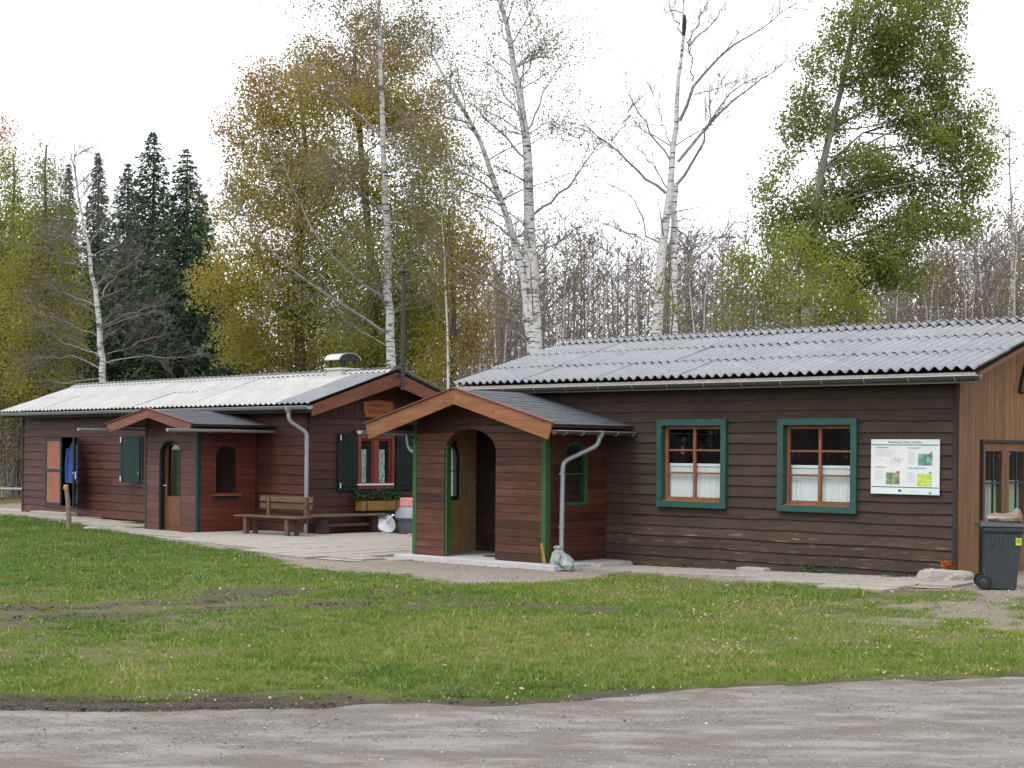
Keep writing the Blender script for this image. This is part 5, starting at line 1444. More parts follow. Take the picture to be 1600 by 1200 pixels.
def tree_root(name, px, Y, label, cat='tree', group=None):
    x = at(px, 600, Y)[0]; return empty(name, (x, Y, 0), 0, label, cat, group), np.array([x, Y, 0.])

def crown_tree(name, label, Y, trunk, r, ells, mat, tintf, bark='bark', dens=2.6, per=26, spread=.30, size=.095, seed=1, depth=.8, group=None, twig_n=1.0, hollow=.25, gap=.40):
    rng = np.random.default_rng(seed)
    root, B = tree_root(name, trunk[0][0], Y, label, 'tree', group)
    T = pxpath(trunk, Y); T = np.vstack([[B + (T[0] - B) * (1, 1, 0)], T]) if T[0, 2] > .3 else T
    T[0, 2] = -.1
    Q = resample(T, 14, .03, rng); tb = TB(); tb.add(Q - B, np.linspace(r, r * .22, 14) * (1 + .4 * np.exp(-np.linspace(0, 8, 14))), 9); tb.obj('trunk', MT[bark], root)
    br = TB(); tw = TB(); ends = []
    for (cx, cy, rx, ry) in ells:
        c = np.array(at(cx, cy, Y)); a, bz = rx / F_PX * Y, ry / F_PX * Y; rd = depth * (a + bz) / 2 + .5
        c[1] += rng.uniform(-1, 1) * rd * .9
        # limb from the trunk
        below = Q[Q[:, 2] < c[2] - .25 * np.hypot(c[0] - Q[:, 0], 0) + .2]; p0 = below[-1] if len(below) else Q[2]
        h = np.linalg.norm(c - p0); mid = p0 * .5 + c * .5 + np.array([0, 0, .08 * h]) + rng.normal(size=3) * .08 * h
        L = resample(np.array([p0, mid, c]), 8, .03, rng); br.add(L - B, np.linspace(min(r * .22, .015 + .009 * h), .008, 8), 5)
        ncl = max(6, int(dens * a * bz * 46))
        d = rng.normal(size=(ncl, 3)); d /= np.linalg.norm(d, axis=1)[:, None]; d *= (hollow + (1 - hollow) * rng.random(ncl)[:, None] ** (1 / 2.2))
        P = c + d * (a, rd, bz)
        P = P[(fbm(P[:, 0] + .6 * P[:, 1] + seed, P[:, 2] - .5 * P[:, 1], 1.15, 2) > gap) | (rng.random(len(P)) < .12)]
        for p in P:
            if rng.random() < twig_n * .3:
                s0 = L[rng.integers(3, 8)]; m2 = (s0 + p) / 2 + rng.normal(size=3) * .12
                tw.add(np.array([s0, m2, p]) - B, [.014, .009, .004], 3)
            ends.append(p - B)
    br.obj('branches', MT['limb'] if bark == 'birch' else MT[bark], root); tw.obj('twigs', MT['twig'], root)
    leaves_at(ends, per, spread, size, rng, lambda C: tintf(C + B), mat, root)
    return root

def bare_tree(name, label, Y, trunks, limbs, leafy, seed, mat_leaf='leaf_pale', twn=9, twl=1.5, sag=.25, auto=0, group=None, leaf_per=2, leaf_size=.06, bark='birch', fine=1):
    """birch drawn limb by limb: trunks [(pts, r0, r1)], limbs [(pts, r0, depth drift)]"""
    rng = np.random.default_rng(seed)
    root, B = tree_root(name, trunks[0][0][0][0], Y, label, 'tree', group)
    tb = TB(); lb = TB(); tw = TB(); ends = []
    for k, (pts, r0, r1) in enumerate(trunks):
        P = pxpath(pts, Y, .6 * k); base = P[0].copy(); base[2] = -.1
        if k == 0: base[:2] = B[:2]
        P = np.vstack([[base], P]); Q = resample(P, 26, .018, rng)
        tb.add(Q - B, r0 + (r1 - r0) * np.linspace(0, 1, 26) ** .9, 11)
        for _ in range(auto):
            i = rng.integers(9, 25); a = rng.uniform(0, 2 * PI); L = rng.uniform(.8, 2.4) * (1.2 - .5 * i / 25)
            d = np.array([math.cos(a), math.sin(a), rng.uniform(.3, .9)]); s = np.linspace(0, 1, 6)[:, None]
            l = Q[i] + d * L * s + np.array([0, 0, -.15]) * L * s ** 2 + rng.normal(size=(6, 3)) * .04 * s
            lb.add(l - B, np.linspace(.022, .006, 6), 4); twigs_from(tw, l - B, .006, rng, int(twn * .6), twl * .6, sag, 3, ends if leafy else None)
    for li in limbs:
        pts, r0, dr = li
        P = resample(pxpath(pts, Y, dr), 10, .035, rng); lb.add(P - B, np.linspace(r0 * .72, r0 * .14, 10), 6)
        twigs_from(tw, P - B, max(.006, r0 * .14), rng, int(twn * 1.7), twl, sag, 3, ends if leafy else None, sub=3 + fine)
    tb.obj('trunk', MT[bark], root); lb.obj('branches', MT['limb'], root); tw.obj('twigs', MT['twig'], root)
    if leafy:
        E_ = [e for e in ends if rng.random() < leafy]
        leaves_at(E_, leaf_per, .13, leaf_size, rng, lambda C: np.full(len(C), .45), MT[mat_leaf], root)
    return root

def Z(scale, ox, oy, *pts): return [(ox + x / scale, oy + y / scale) for x, y in pts]

# --- birches behind the cabins, limb by limb
z1 = lambda *p: Z(2.4, 0, 140, *p)
bare_tree('birch_tree', 'bare slender birch with a white trunk behind the left end of the pale roof', 54,
    [(z1((388, 1105), (375, 900), (355, 740), (330, 600), (300, 430), (280, 330), (280, 200)), .19, .015)],
    [(z1((335, 590), (380, 500), (445, 400)), .035, 1), (z1((325, 560), (270, 500), (200, 410)), .03, -1), (z1((332, 600), (260, 560), (190, 530)), .03, .5), (z1((345, 680), (260, 650), (190, 600)), .03, -1),
     (z1((355, 810), (250, 770), (165, 715)), .045, 1), (z1((360, 740), (420, 640), (480, 570)), .035, -1), (z1((365, 800), (440, 690), (535, 615)), .04, 1), (z1((370, 900), (450, 850), (590, 810)), .04, -1),
     (z1((375, 1000), (480, 960), (630, 915)), .04, 1), (z1((380, 1030), (560, 990), (640, 1015), (790, 980)), .045, 0), (z1((385, 1000), (250, 960), (150, 880)), .045, 1), (z1((370, 930), (260, 880), (120, 830)), .04, -1),
     (z1((300, 430), (250, 370), (230, 330)), .02, 0), (z1((300, 430), (325, 380), (330, 330)), .02, 0), (z1((380, 1050), (300, 1000), (90, 1010)), .04, 1), (z1((385, 1080), (200, 1110), (130, 1030)), .04, -1)],
    0, 101, twn=26, twl=1.9, sag=.2, auto=22)
z2 = lambda *p: Z(2.07, 300, 0, *p)
bare_tree('birch_tree', 'white-trunked birch with long arching limbs rising by the flue pipe', 45,
    [(z2((645, 1185), (635, 1000), (632, 800), (628, 600), (618, 400), (612, 200), (600, 0), (596, -180)), .19, .03)],
    [(z2((622, 1075), (480, 980), (370, 910), (260, 820), (190, 720), (110, 610)), .07, -1.5), (z2((618, 960), (500, 880), (400, 780), (350, 660), (275, 470)), .065, 1), (z2((615, 690), (520, 600), (430, 530)), .05, -1),
     (z2((610, 440), (500, 330), (400, 260), (350, 180)), .05, 1), (z2((630, 430), (720, 500), (828, 560)), .035, -1), (z2((614, 240), (690, 140), (740, 60)), .03, 1), (z2((612, 260), (560, 120), (540, -60)), .03, 1),
     (z2((628, 1010), (590, 880), (540, 760)), .035, -1), (z2((632, 1120), (500, 1040), (420, 960)), .03, 1), (z2((605, 150), (480, 60), (420, -40)), .03, -1), (z2((606, 120), (700, 20), (800, -20)), .03, 1), (z2((630, 560), (520, 520), (440, 500)), .03, 0), (z2((635, 900), (720, 820), (800, 700)), .03, 1)],
    .9, 102, twn=26, twl=1.5, sag=.45, auto=34, leaf_per=5, leaf_size=.07)
z3 = lambda *p: Z(2.143, 620, 0, *p)
bare_tree('birch_tree', 'tall twin-stemmed birch with white bark rising behind the porch roof', 41,
    [(z3((465, 1180), (455, 1000), (445, 800), (440, 600), (435, 440), (405, 270), (380, 150), (345, 0), (320, -150)), .30, .04), (z3((452, 1180), (430, 950), (400, 800), (350, 680), (310, 570), (280, 460), (220, 350), (150, 250), (80, 120)), .20, .025)],
    [(z3((455, 720), (560, 640), (690, 470)), .055, -1), (z3((446, 890), (520, 820), (640, 740)), .05, 1), (z3((430, 530), (330, 420), (240, 340)), .045, -1), (z3((435, 440), (480, 340), (580, 160)), .04, 1),
     (z3((410, 270), (450, 200), (510, 90)), .03, -1), (z3((425, 400), (310, 240)), .03, 1), (z3((410, 1010), (250, 910), (120, 830)), .05, -1), (z3((395, 800), (280, 720), (160, 640)), .045, 1), (z3((345, 670), (240, 580), (0, 480)), .04, -1),
     (z3((390, 200), (350, 100), (330, -30)), .025, 0), (z3((230, 360), (200, 240), (170, 120)), .03, 1), (z3((440, 480), (500, 450), (560, 430)), .025, 0), (z3((420, 300), (440, 150), (450, 20)), .025, 0), (z3((280, 460), (200, 390), (180, 340)), .025, 0), (z3((455, 1080), (520, 1020), (600, 960)), .03, 0)],
    .55, 103, twn=22, twl=1.5, sag=.15, auto=30, leaf_per=4, leaf_size=.06)
z4 = lambda *p: Z(2.222, 900, 0, *p)
tall = bare_tree('birch_tree', 'tall bare birch with a broken dark top standing against the white sky', 41,
    [(z4((275, 1170), (290, 950), (310, 760), (335, 600), (345, 450), (352, 300), (370, 170), (376, 60), (372, -20), (366, -110)), .235, .015), (z4((340, 1160), (342, 900), (338, 720), (345, 640)), .13, .09)],
    [(z4((350, 640), (420, 560), (470, 440), (465, 280)), .065, -1), (z4((355, 560), (460, 430), (550, 350), (740, 200)), .07, 1), (z4((360, 420), (410, 280), (550, 160), (770, 5)), .07, -1), (z4((405, 280), (395, 160), (380, 110)), .04, 0),
     (z4((393, 160), (500, 50), (540, -20)), .04, 1), (z4((312, 670), (210, 590), (120, 490), (0, 425)), .06, -1), (z4((315, 650), (270, 570), (210, 510)), .035, 1), (z4((330, 560), (240, 430), (180, 340), (170, 240)), .04, -1),
     (z4((300, 850), (240, 830), (230, 730), (190, 670), (110, 640)), .045, 1), (z4((345, 980), (440, 870), (560, 780), (620, 750)), .05, -1), (z4((345, 790), (420, 860), (500, 840)), .035, 1), (z4((120, 490), (180, 400), (190, 360)), .02, 0),
     (z4((372, 130), (340, 50), (320, -10)), .03, 0), (z4((385, 150), (430, 60), (465, 0)), .03, 0), (z4((465, 420), (520, 330), (650, 260), (740, 210)), .035, 0), (z4((410, 330), (480, 310), (570, 280)), .025, 0), (z4((240, 830), (140, 790)), .03, 0), (z4((330, 500), (290, 400), (260, 290)), .025, 0)],
    0, 104, twn=17, twl=1.3, sag=.0, auto=8)
p = np.array(at(1069, 38, 41)) - np.array(tall.location); q = TB(); rr = np.random.default_rng(5)
q.add(np.array([p + (-.01, 0, -.30), p + (0, 0, -.1), p + (.01, 0, .1), p + (0, 0, .24), p + (0, 0, .27)]), [.045, .062, .065, .05, .01], 9); q.obj('broken_top', MT['black'], tall)

# --- leafy trees
def grad(x0, x1, z0=0, z1=0, base=.3, gx=0, gz=0):
    return lambda C: base + gx * np.clip((C[:, 0] - x0) / (x1 - x0), 0, 1) + (gz * np.clip((C[:, 2] - z0) / (z1 - z0), 0, 1) if gz else 0) + .22 * (fbm(C[:, 0] * 1 + C[:, 1] * .7, C[:, 2], .55, 3) - .5) * 2
crown_tree('autumn_tree', 'broad yellow-olive autumn tree behind the middle of the pale roof', 52, [(470, 560), (465, 400), (480, 250), (470, 130)], .24,
    [(440, 150, 55, 45), (400, 210, 55, 45), (470, 220, 60, 50), (430, 280, 75, 50), (510, 290, 60, 50), (385, 330, 55, 40), (460, 350, 75, 50), (380, 400, 55, 40), (460, 420, 80, 50), (540, 400, 60, 50), (355, 455, 45, 38), (430, 480, 80, 50), (510, 490, 70, 45), (370, 530, 55, 38), (450, 555, 80, 35), (540, 555, 60, 35)],
    MT['leaf_autumn'], grad(at(330, 400, 52)[0], at(560, 400, 52)[0], 8, 15, .58, -.40, .42), dens=2.2, per=34, seed=201, spread=.27, gap=.37)
crown_tree('autumn_tree', 'tall olive and russet autumn tree standing behind the flue pipe', 50, [(585, 560), (580, 400), (565, 250), (555, 80)], .24,
    [(575, 45, 38, 30), (630, 95, 42, 34), (490, 95, 26, 30), (540, 110, 55, 50), (500, 160, 45, 40), (600, 150, 55, 45), (560, 200, 65, 50), (650, 190, 50, 45), (690, 165, 35, 35), (620, 260, 70, 50), (550, 290, 60, 45), (690, 240, 45, 50), (600, 340, 75, 50), (680, 320, 55, 45), (590, 420, 75, 50), (670, 400, 60, 50), (610, 490, 70, 45), (570, 550, 70, 35), (660, 550, 60, 35), (660, 475, 55, 45)],
    MT['leaf_autumn'], grad(0, 1, 7, 15, .16, 0, .66), dens=2.2, per=33, seed=202, spread=.27, gap=.37)
crown_tree('autumn_tree', 'orange-tinged autumn tree at the left end of the grey roof', 47, [(705, 575), (712, 450), (700, 330)], .16,
    [(720, 300, 35, 45), (700, 370, 50, 45), (745, 390, 30, 45), (715, 440, 50, 45), (755, 465, 30, 40), (700, 510, 55, 40), (745, 530, 35, 40), (690, 570, 45, 35)],
    MT['leaf_autumn'], grad(at(640, 400, 47)[0], at(770, 400, 47)[0], base=.40, gx=.36), dens=2.1, per=30, seed=203, spread=.24)
crown_tree('poplar_tree', 'large green tree with sky gaps towering behind the grey roof', 56, [(1258, 520), (1266, 400), (1272, 330), (1286, 250), (1305, 170), (1335, 60), (1350, -60)], .26,
    [(1370, 35, 65, 55), (1465, 25, 45, 60), (1300, 55, 16, 35), (1335, 110, 45, 40), (1420, 100, 70, 55), (1490, 110, 28, 45), (1262, 160, 28, 35), (1320, 185, 30, 30), (1410, 180, 45, 28), (1470, 185, 50, 40), (1250, 205, 35, 30), (1445, 228, 45, 22), (1505, 225, 35, 35), (1345, 268, 45, 26), (1410, 272, 55, 30), (1485, 285, 50, 42), (1212, 262, 24, 20), (1196, 300, 14, 26), (1282, 290, 26, 22), (1245, 325, 24, 20), (1330, 325, 45, 30), (1420, 340, 50, 32), (1490, 355, 45, 28), (1290, 385, 60, 32), (1225, 385, 38, 24), (1375, 405, 40, 36), (1350, 455, 35, 28), (1535, 265, 20, 36), (1522, 190, 14, 34), (1380, 130, 40, 40), (1385, -40, 60, 40), (1455, -50, 40, 40), (1390, 375, 60, 34), (1330, 415, 55, 36), (1405, 430, 45, 34), (1250, 350, 35, 22), (1370, 235, 30, 16), (1352, 300, 45, 24), (1310, 245, 26, 20), (1292, 335, 38, 22), (1270, 110, 20, 26), (1215, 345, 28, 20)],
    MT['leaf_green'], grad(at(1250, 0, 56)[0], at(1500, 0, 56)[0], base=.40, gx=.06), 'bark_pale', dens=2.1, per=34, spread=.25, size=.115, seed=204, gap=.35, depth=1.0)
crown_tree('young_tree', 'yellow-green leafy tree under the large poplar behind the roof', 51, [(1250, 520), (1250, 450), (1245, 390)], .12,
    [(1165, 405, 28, 26), (1205, 425, 40, 30), (1260, 405, 40, 26), (1300, 440, 45, 35), (1185, 470, 55, 36), (1250, 480, 60, 38), (1320, 490, 50, 34), (1140, 450, 22, 30), (1350, 500, 30, 24), (1130, 495, 30, 26), (1235, 375, 22, 18)], MT['leaf_olive'], grad(0, 1, base=.5), dens=1.9, per=26, spread=.24, seed=205, gap=.40)
crown_tree('young_tree', 'light green sapling leaning on the trunk of the tall bare birch', 39.5, [(1048, 525), (1050, 470), (1048, 420)], .05,
    [(1050, 420, 18, 26), (1040, 470, 16, 30), (1060, 490, 20, 28), (1030, 440, 10, 20)], MT['leaf_olive'], grad(0, 1, base=.35), dens=3, per=9, spread=.20, size=.075, seed=206)
for k, (px, top, lab, col) in enumerate([(20, 240, 'yellow-green tree at the left edge of the picture', 'leaf_olive'), (70, 225, 'thin pale yellow tree beside the spruces on the left', 'leaf_olive')]):
    E_ = [(px + dx, top + 25 + i * 44, (20 + 7 * min(i, 6)), 32) for i in range(9) for dx in ((-14, 12) if i > 1 else (0,))]
    crown_tree('slender_tree', lab, 60 - 3 * k, [(px + 5, 620), (px, 450), (px + 2, top)], .16, E_, MT[col], grad(0, 1, 5, 14, .75, 0, -.3), dens=2.6, per=22, seed=210 + k, hollow=.1, gap=.34, spread=.3)
crown_tree('red_tree', 'red-leaved treetop at the far left edge', 72, [(-8, 600), (-6, 400), (-2, 180)], .16, [(0, 185, 22, 20), (8, 215, 22, 22), (-14, 240, 28, 30), (5, 260, 18, 20)], MT['leaf_red'], grad(0, 1, base=.5), dens=1.7, per=20, seed=215)
for k, (px, top, lab) in enumerate([(1500, 360, 'brown thin-leaved birch behind the right end of the grey roof'), (1575, 175, 'tall wispy birch at the right edge of the picture'), (1440, 400, 'low brownish tree between the poplar and the right-hand birches'), (1640, 300, 'brown thin-leaved birch just beyond the right edge')]):
    h = 520 - top; E_ = [(px + RNG.uniform(-28, 28), top + 20 + (h - 30) * t, 26, 26) for t in np.linspace(0, 1, int(h / 22) + 2)]
    crown_tree('wispy_birch', lab, 60 + 2 * k, [(px + 8, 540), (px + 5, (520 + top) / 2), (px, top - 8)], .10, E_, MT['leaf_brown' if k != 1 else 'leaf_pale'], grad(0, 1, base=.45), 'birch_far', dens=1.6, per=(9 if k != 1 else 5), spread=.3, size=.09, seed=220 + k)

# --- spruces
def spruce(label, px, top, Y, rad, seed):
    rng = np.random.default_rng(seed); root, B = tree_root('spruce_tree', px, Y, label, 'tree', 'spruces behind the pale roof')
    H = at(px, top, Y)[2]
    tb = TB(); tb.add(np.array([[0, 0, -.1], [0, 0, H * .5], [.05, 0, H]]), [.26, .14, .01], 8); tb.obj('trunk', MT['bark'], root)
    C = []; D = []; S = []; bl = TB(); z = .8
    while z < H - .1:
        f = 1 - z / H; R = rad * f ** .78 * rng.uniform(.72, 1.15) + .03; nb = 6 + int(3 * f) ; a0 = rng.uniform(0, 6)
        for k in range(nb):
            a = a0 + 2 * PI * k / nb + rng.normal() * .2; L = R * rng.uniform(.7, 1.1); d = np.array([math.cos(a), math.sin(a), 0])
            s = np.linspace(0, 1, 5)[:, None]; p = np.array([0, 0, z]) + d * L * s + np.array([0, 0, 1]) * L * (-.30 * s + .24 * s ** 2)
            bl.add(p, np.linspace(.022, .006, 5), 3)
            n = max(4, int(L * 12.5)); t = rng.random(n) ** .7; q = np.stack([np.interp(t, s[:, 0], p[:, i]) for i in range(3)], 1)
            for rep in range(3):
                side = np.array([-d[1], d[0], 0]) * rng.uniform(-1, 1, n)[:, None] * (.16 + .34 * L / 3) * (1.15 - t)[:, None]
                C.append(q + side + np.array([0, 0, -.06]) + rng.normal(size=(n, 3)) * (.09, .09, .13) * (.3 + f)); D.append(d * .8 + np.array([0, 0, -.38]) + side * 1.6); S.append(rng.uniform(.24, .42, n) * (.35 + .65 * f ** .5))
        z += (.17 + .10 * f) * rng.uniform(.7, 1.3)
    C = np.concatenate(C); D = np.concatenate(D); S = np.concatenate(S); T = np.clip(rng.normal(.45, .22, len(C)), 0, 1)
    V, Fq, TT = leaf_quads(C, S, rng, T, .42, 0, D)
    bl.obj('branches', MT['bark'], root); link(bpy.data.objects.new('crown', fast_mesh('crown', V, Fq, MT['needle'], TT)), root)['kind'] = 'stuff'
for k, a in enumerate([('tallest dark spruce left of the autumn trees', 236, 203, 64, 4.6), ('dark spruce close on the right of the tallest spruce', 288, 226, 62, 4.4), ('spruce partly hidden behind the bare birch', 150, 234, 76, 2.6), ('leftmost spruce with a thin top', 104, 250, 80, 2.4), ('spruce between the bare birch and the tallest spruce', 196, 252, 68, 3.8), ('short spruce on the right flank of the two main spruces', 312, 300, 66, 3.6)]):
    spruce(*a, 300 + k)

# --- the distant bare wood
def far_wood():
    rng = np.random.default_rng(77); protos = []
    for _ in range(28):      # unit trees 10 m high
        tb = TB(); H = 10.0; lean = rng.normal(0, .5); L = []
        tb.add(np.array([[0, 0, -.1], [lean * .3, 0, H * .45], [lean, 0, H]]), [.062, .042, .010], 4)
        for _ in range(78):
            t = rng.uniform(.10, 1); q = np.array([lean * t * .8, 0, H * t]); a = rng.uniform(0, 2 * PI); l = rng.uniform(.5, 2.0) * (1.15 - .6 * t)
            d = np.array([math.cos(a) * .8, math.sin(a) * .8, rng.uniform(.35, 1.0)]); m = q + d * l * .5 + rng.normal(size=3) * .12
            tb.add(np.array([q, q + d * l + (m - q - d * l * .5)]), [.020, .006], 3)
            L.append(q + d * l * rng.uniform(.4, 1) + rng.normal(size=3) * .25)
        protos.append((np.concatenate(tb.V), np.concatenate(tb.F), np.array(L)))
    Vs, Fs, Es, n = [], [], [], 0; B = np.array([0, 80, 0])
    for k in range(920):
        Y = 64 + 46 * rng.random(); x = rng.uniform(-.42, .50) * Y; px = 800 + F_PX * x / Y
        top = np.interp(px, [-400, 0, 120, 330, 700, 800, 900, 1000, 1150, 1300, 1450, 1600, 2000], [330, 330, 400, 450, 410, 375, 360, 358, 372, 395, 365, 330, 330]) + rng.uniform(-5, 90)
        s = at(px, top, Y)[2] / 10.0; a = rng.uniform(0, 6.28); V, Fc, L = protos[k % 28]
        R = np.array([[math.cos(a), -math.sin(a), 0], [math.sin(a), math.cos(a), 0], [0, 0, 1]]).T * s; o = np.array([x, Y, 0]) - B
        Vs.append(V @ R + o); Fs.append(Fc + n); n += len(V); Es.append(L @ R + o)
    root = empty('far_wood', (0, 80, 0)); tag(root, 'distant grey-brown wood of bare trees behind both cabins', 'wood', kind='stuff')
    o = link(bpy.data.objects.new('stems', fast_mesh('stems', np.concatenate(Vs), np.concatenate(Fs), MT['twig_brown'])), root); o['kind'] = 'stuff'
    E_ = np.concatenate(Es); C = E_ + rng.normal(size=(len(E_), 3)) * .35
    T = np.clip(rng.normal(.35, .25, len(C)), 0, 1); V, Fq, TT = leaf_quads(C, rng.uniform(.13, .30, len(C)), rng, T, .4)
    lf = link(bpy.data.objects.new('leaves', fast_mesh('leaves', V, Fq, MT['wood_leaf'], TT)), root); lf['kind'] = 'stuff'
    for (px, py, a, lab) in ((-80, -14, PI / 2, 'bare wood left of the track, seen mirrored in the window panes'), (82, 45, -PI / 2, 'bare wood on the right of the dark cabin, seen mirrored in the door panes')):
        r2 = empty('far_wood', (px, py, 0), a); tag(r2, lab, 'wood', kind='stuff')
        for c_ in (o, lf):
            k = c_.copy(); COL.objects.link(k); k.parent = r2
MT['wood_leaf'] = leaf_mat('wood_leaf', [(0, (.15, .125, .115)), (.6, (.19, .145, .105)), (1, (.24, .16, .07))], .3)
far_wood()

# --- undergrowth: shrubs and young birches one can tell apart
def thicket(name, label, cx, w, Y, h, seed, mat, dens=700, dep=3.0, size=.10):
    rng = np.random.default_rng(seed); x = at(cx, 600, Y)[0]; root = empty(name, (x, Y, 0), 0, label, 'shrub'); tb = TB(); E_ = []
    for _ in range(int(w * 9)):
        px, py = rng.uniform(-w / 2, w / 2), rng.uniform(-dep / 2, dep / 2); hh = h * rng.uniform(.5, 1.1); d = rng.normal(size=2) * .25
        p = np.array([[px, py, 0], [px + d[0] * hh * .4, py + d[1] * hh * .4, hh * .55], [px + d[0] * hh, py + d[1] * hh, hh]]); tb.add(p, [.022, .014, .005], 3); twigs_from(tb, p, .006, rng, 6, .8, .1, 3, E_, sub=1)
    tb.obj('stems', MT['twig_brown'], root); E_ = np.array(E_); idx = rng.integers(0, len(E_), int(dens * w)); C = E_[idx] + rng.normal(size=(len(idx), 3)) * .22
    V, Fq, TT = leaf_quads(C, rng.uniform(.6, 1.3, len(C)) * size, rng, np.clip(rng.normal(.45, .25, len(C)), 0, 1), .7); link(bpy.data.objects.new('foliage', fast_mesh('foliage', V, Fq, mat, TT)), root)['kind'] = 'stuff'
thicket('thicket', 'brownish thicket left of the red cabin', 0, 5.0, 58, 4.2, 401, MT['thicket'], 1000)
thicket('thicket', 'dark undergrowth behind the left end of the pale roof', 110, 5.0, 57, 4.6, 402, MT['thicket'], 700)
thicket('thicket', 'dark undergrowth below the spruces behind the pale roof', 270, 5.0, 57, 4.0, 403, MT['shrub'], 1000)
thicket('thicket', 'green-brown shrubs behind the chimney', 470, 7.0, 56, 3.6, 404, MT['thicket'], 800)
thicket('thicket', 'shrubs in the gap between the two cabins', 700, 5.0, 52, 3.8, 405, MT['thicket'], 900)
thicket('thicket', 'yellowing shrubs behind the twin-stemmed birch', 880, 6.0, 60, 4.4, 406, MT['thicket'], 500)
thicket('thicket', 'shrubs behind the tall bare birch', 1090, 7.0, 62, 4.6, 407, MT['thicket'], 500)
thicket('thicket', 'shrubs below the poplar behind the grey roof', 1330, 8.0, 60, 5.0, 408, MT['thicket'], 700)
thicket('thicket', 'brown shrubs behind the right end of the grey roof', 1540, 7.0, 62, 5.2, 409, MT['thicket'], 600)

def young_birch_proto(seed):
    rng = np.random.default_rng(seed); H = 9.0; root = empty('young_birch', (0, 0, 0), 0, 'thin white-barked birch in the wood behind the roofs', 'tree', 'thin birches in the wood'); d = rng.normal(0, .25, 2)
    tb = TB(); s = np.linspace(0, 1, 9)[:, None]; P = np.hstack([d[0] * s ** 1.5 * 2, d[1] * s * 2, s * H]) + rng.normal(size=(9, 3)) * .05 * s; tb.add(P, np.linspace(.075, .012, 9), 7); tb.obj('trunk', MT['birch_far'], root)
    bt = TB()
    for i in range(3, 9):
        for _ in range(3):
            a = rng.uniform(0, 6.28); l = rng.uniform(.6, 1.6); dv = np.array([math.cos(a) * .7, math.sin(a) * .7, .8]); Q = P[i] + dv * l * np.linspace(0, 1, 4)[:, None] + rng.normal(size=(4, 3)) * .05; bt.add(Q, np.linspace(.014, .004, 4), 3); twigs_from(bt, Q, .005, rng, 4, .7, .1, 3, None, sub=1)
    bt.obj('twigs', MT['twig'], root); return root
protos = [young_birch_proto(500 + k) for k in range(4)]
spots = [(730, 50, 1.0), (744, 55, 1.1), (757, 52, .9), (768, 58, 1.0), (782, 60, 1.1), (706, 42, .8), (880, 58, 1.2), (893, 64, 1.1), (905, 60, .9), (930, 66, 1.2), (962, 68, 1.1), (985, 62, 1.0), (1000, 70, 1.2), (1008, 58, .9), (1100, 64, 1.0), (1112, 60, 1.1), (1135, 70, 1.2), (1440, 60, 1.0), (1466, 64, 1.1), (1490, 58, .9), (1530, 62, 1.2), (1552, 66, 1.1), (1585, 60, 1.2), (690, 60, 1.0), (640, 58, 1.1), (920, 74, 1.2), (1180, 68, 1.1), (1375, 66, 1.1)]
ZONES = [(600, 715, 'between the flue pipe and the porch gable'), (715, 800, 'left of the twin-stemmed birch'), (800, 945, 'right of the twin-stemmed birch'), (945, 1020, 'close left of the tall bare birch'), (1020, 1250, 'right of the tall bare birch'), (1250, 1450, 'below the large poplar'), (1450, 1700, 'behind the right end of the grey roof')]
ORD = ['first', 'second', 'third', 'fourth', 'fifth', 'sixth']
def birch_label(i):
    px = spots[i][0]
    for a, b_, where in ZONES:
        if a <= px < b_:
            row = sorted(q[0] for q in spots if a <= q[0] < b_)
            return 'thin white-barked birch %s, %s from the left' % (where, ORD[row.index(px)])
for i, (px, Y, s) in enumerate(spots):
    pr = protos[i % 4]
    if i < 4: t = pr
    else:
        t = pr.copy(); COL.objects.link(t)
        for c_ in pr.children:
            k = c_.copy(); COL.objects.link(k); k.parent = t
    t['label'] = birch_label(i)
    t.location = (at(px, 600, Y)[0], Y, 0); t.rotation_euler = (0, 0, i * 2.4); t.scale = (s, s, s * (1 + .1 * (i % 3)))

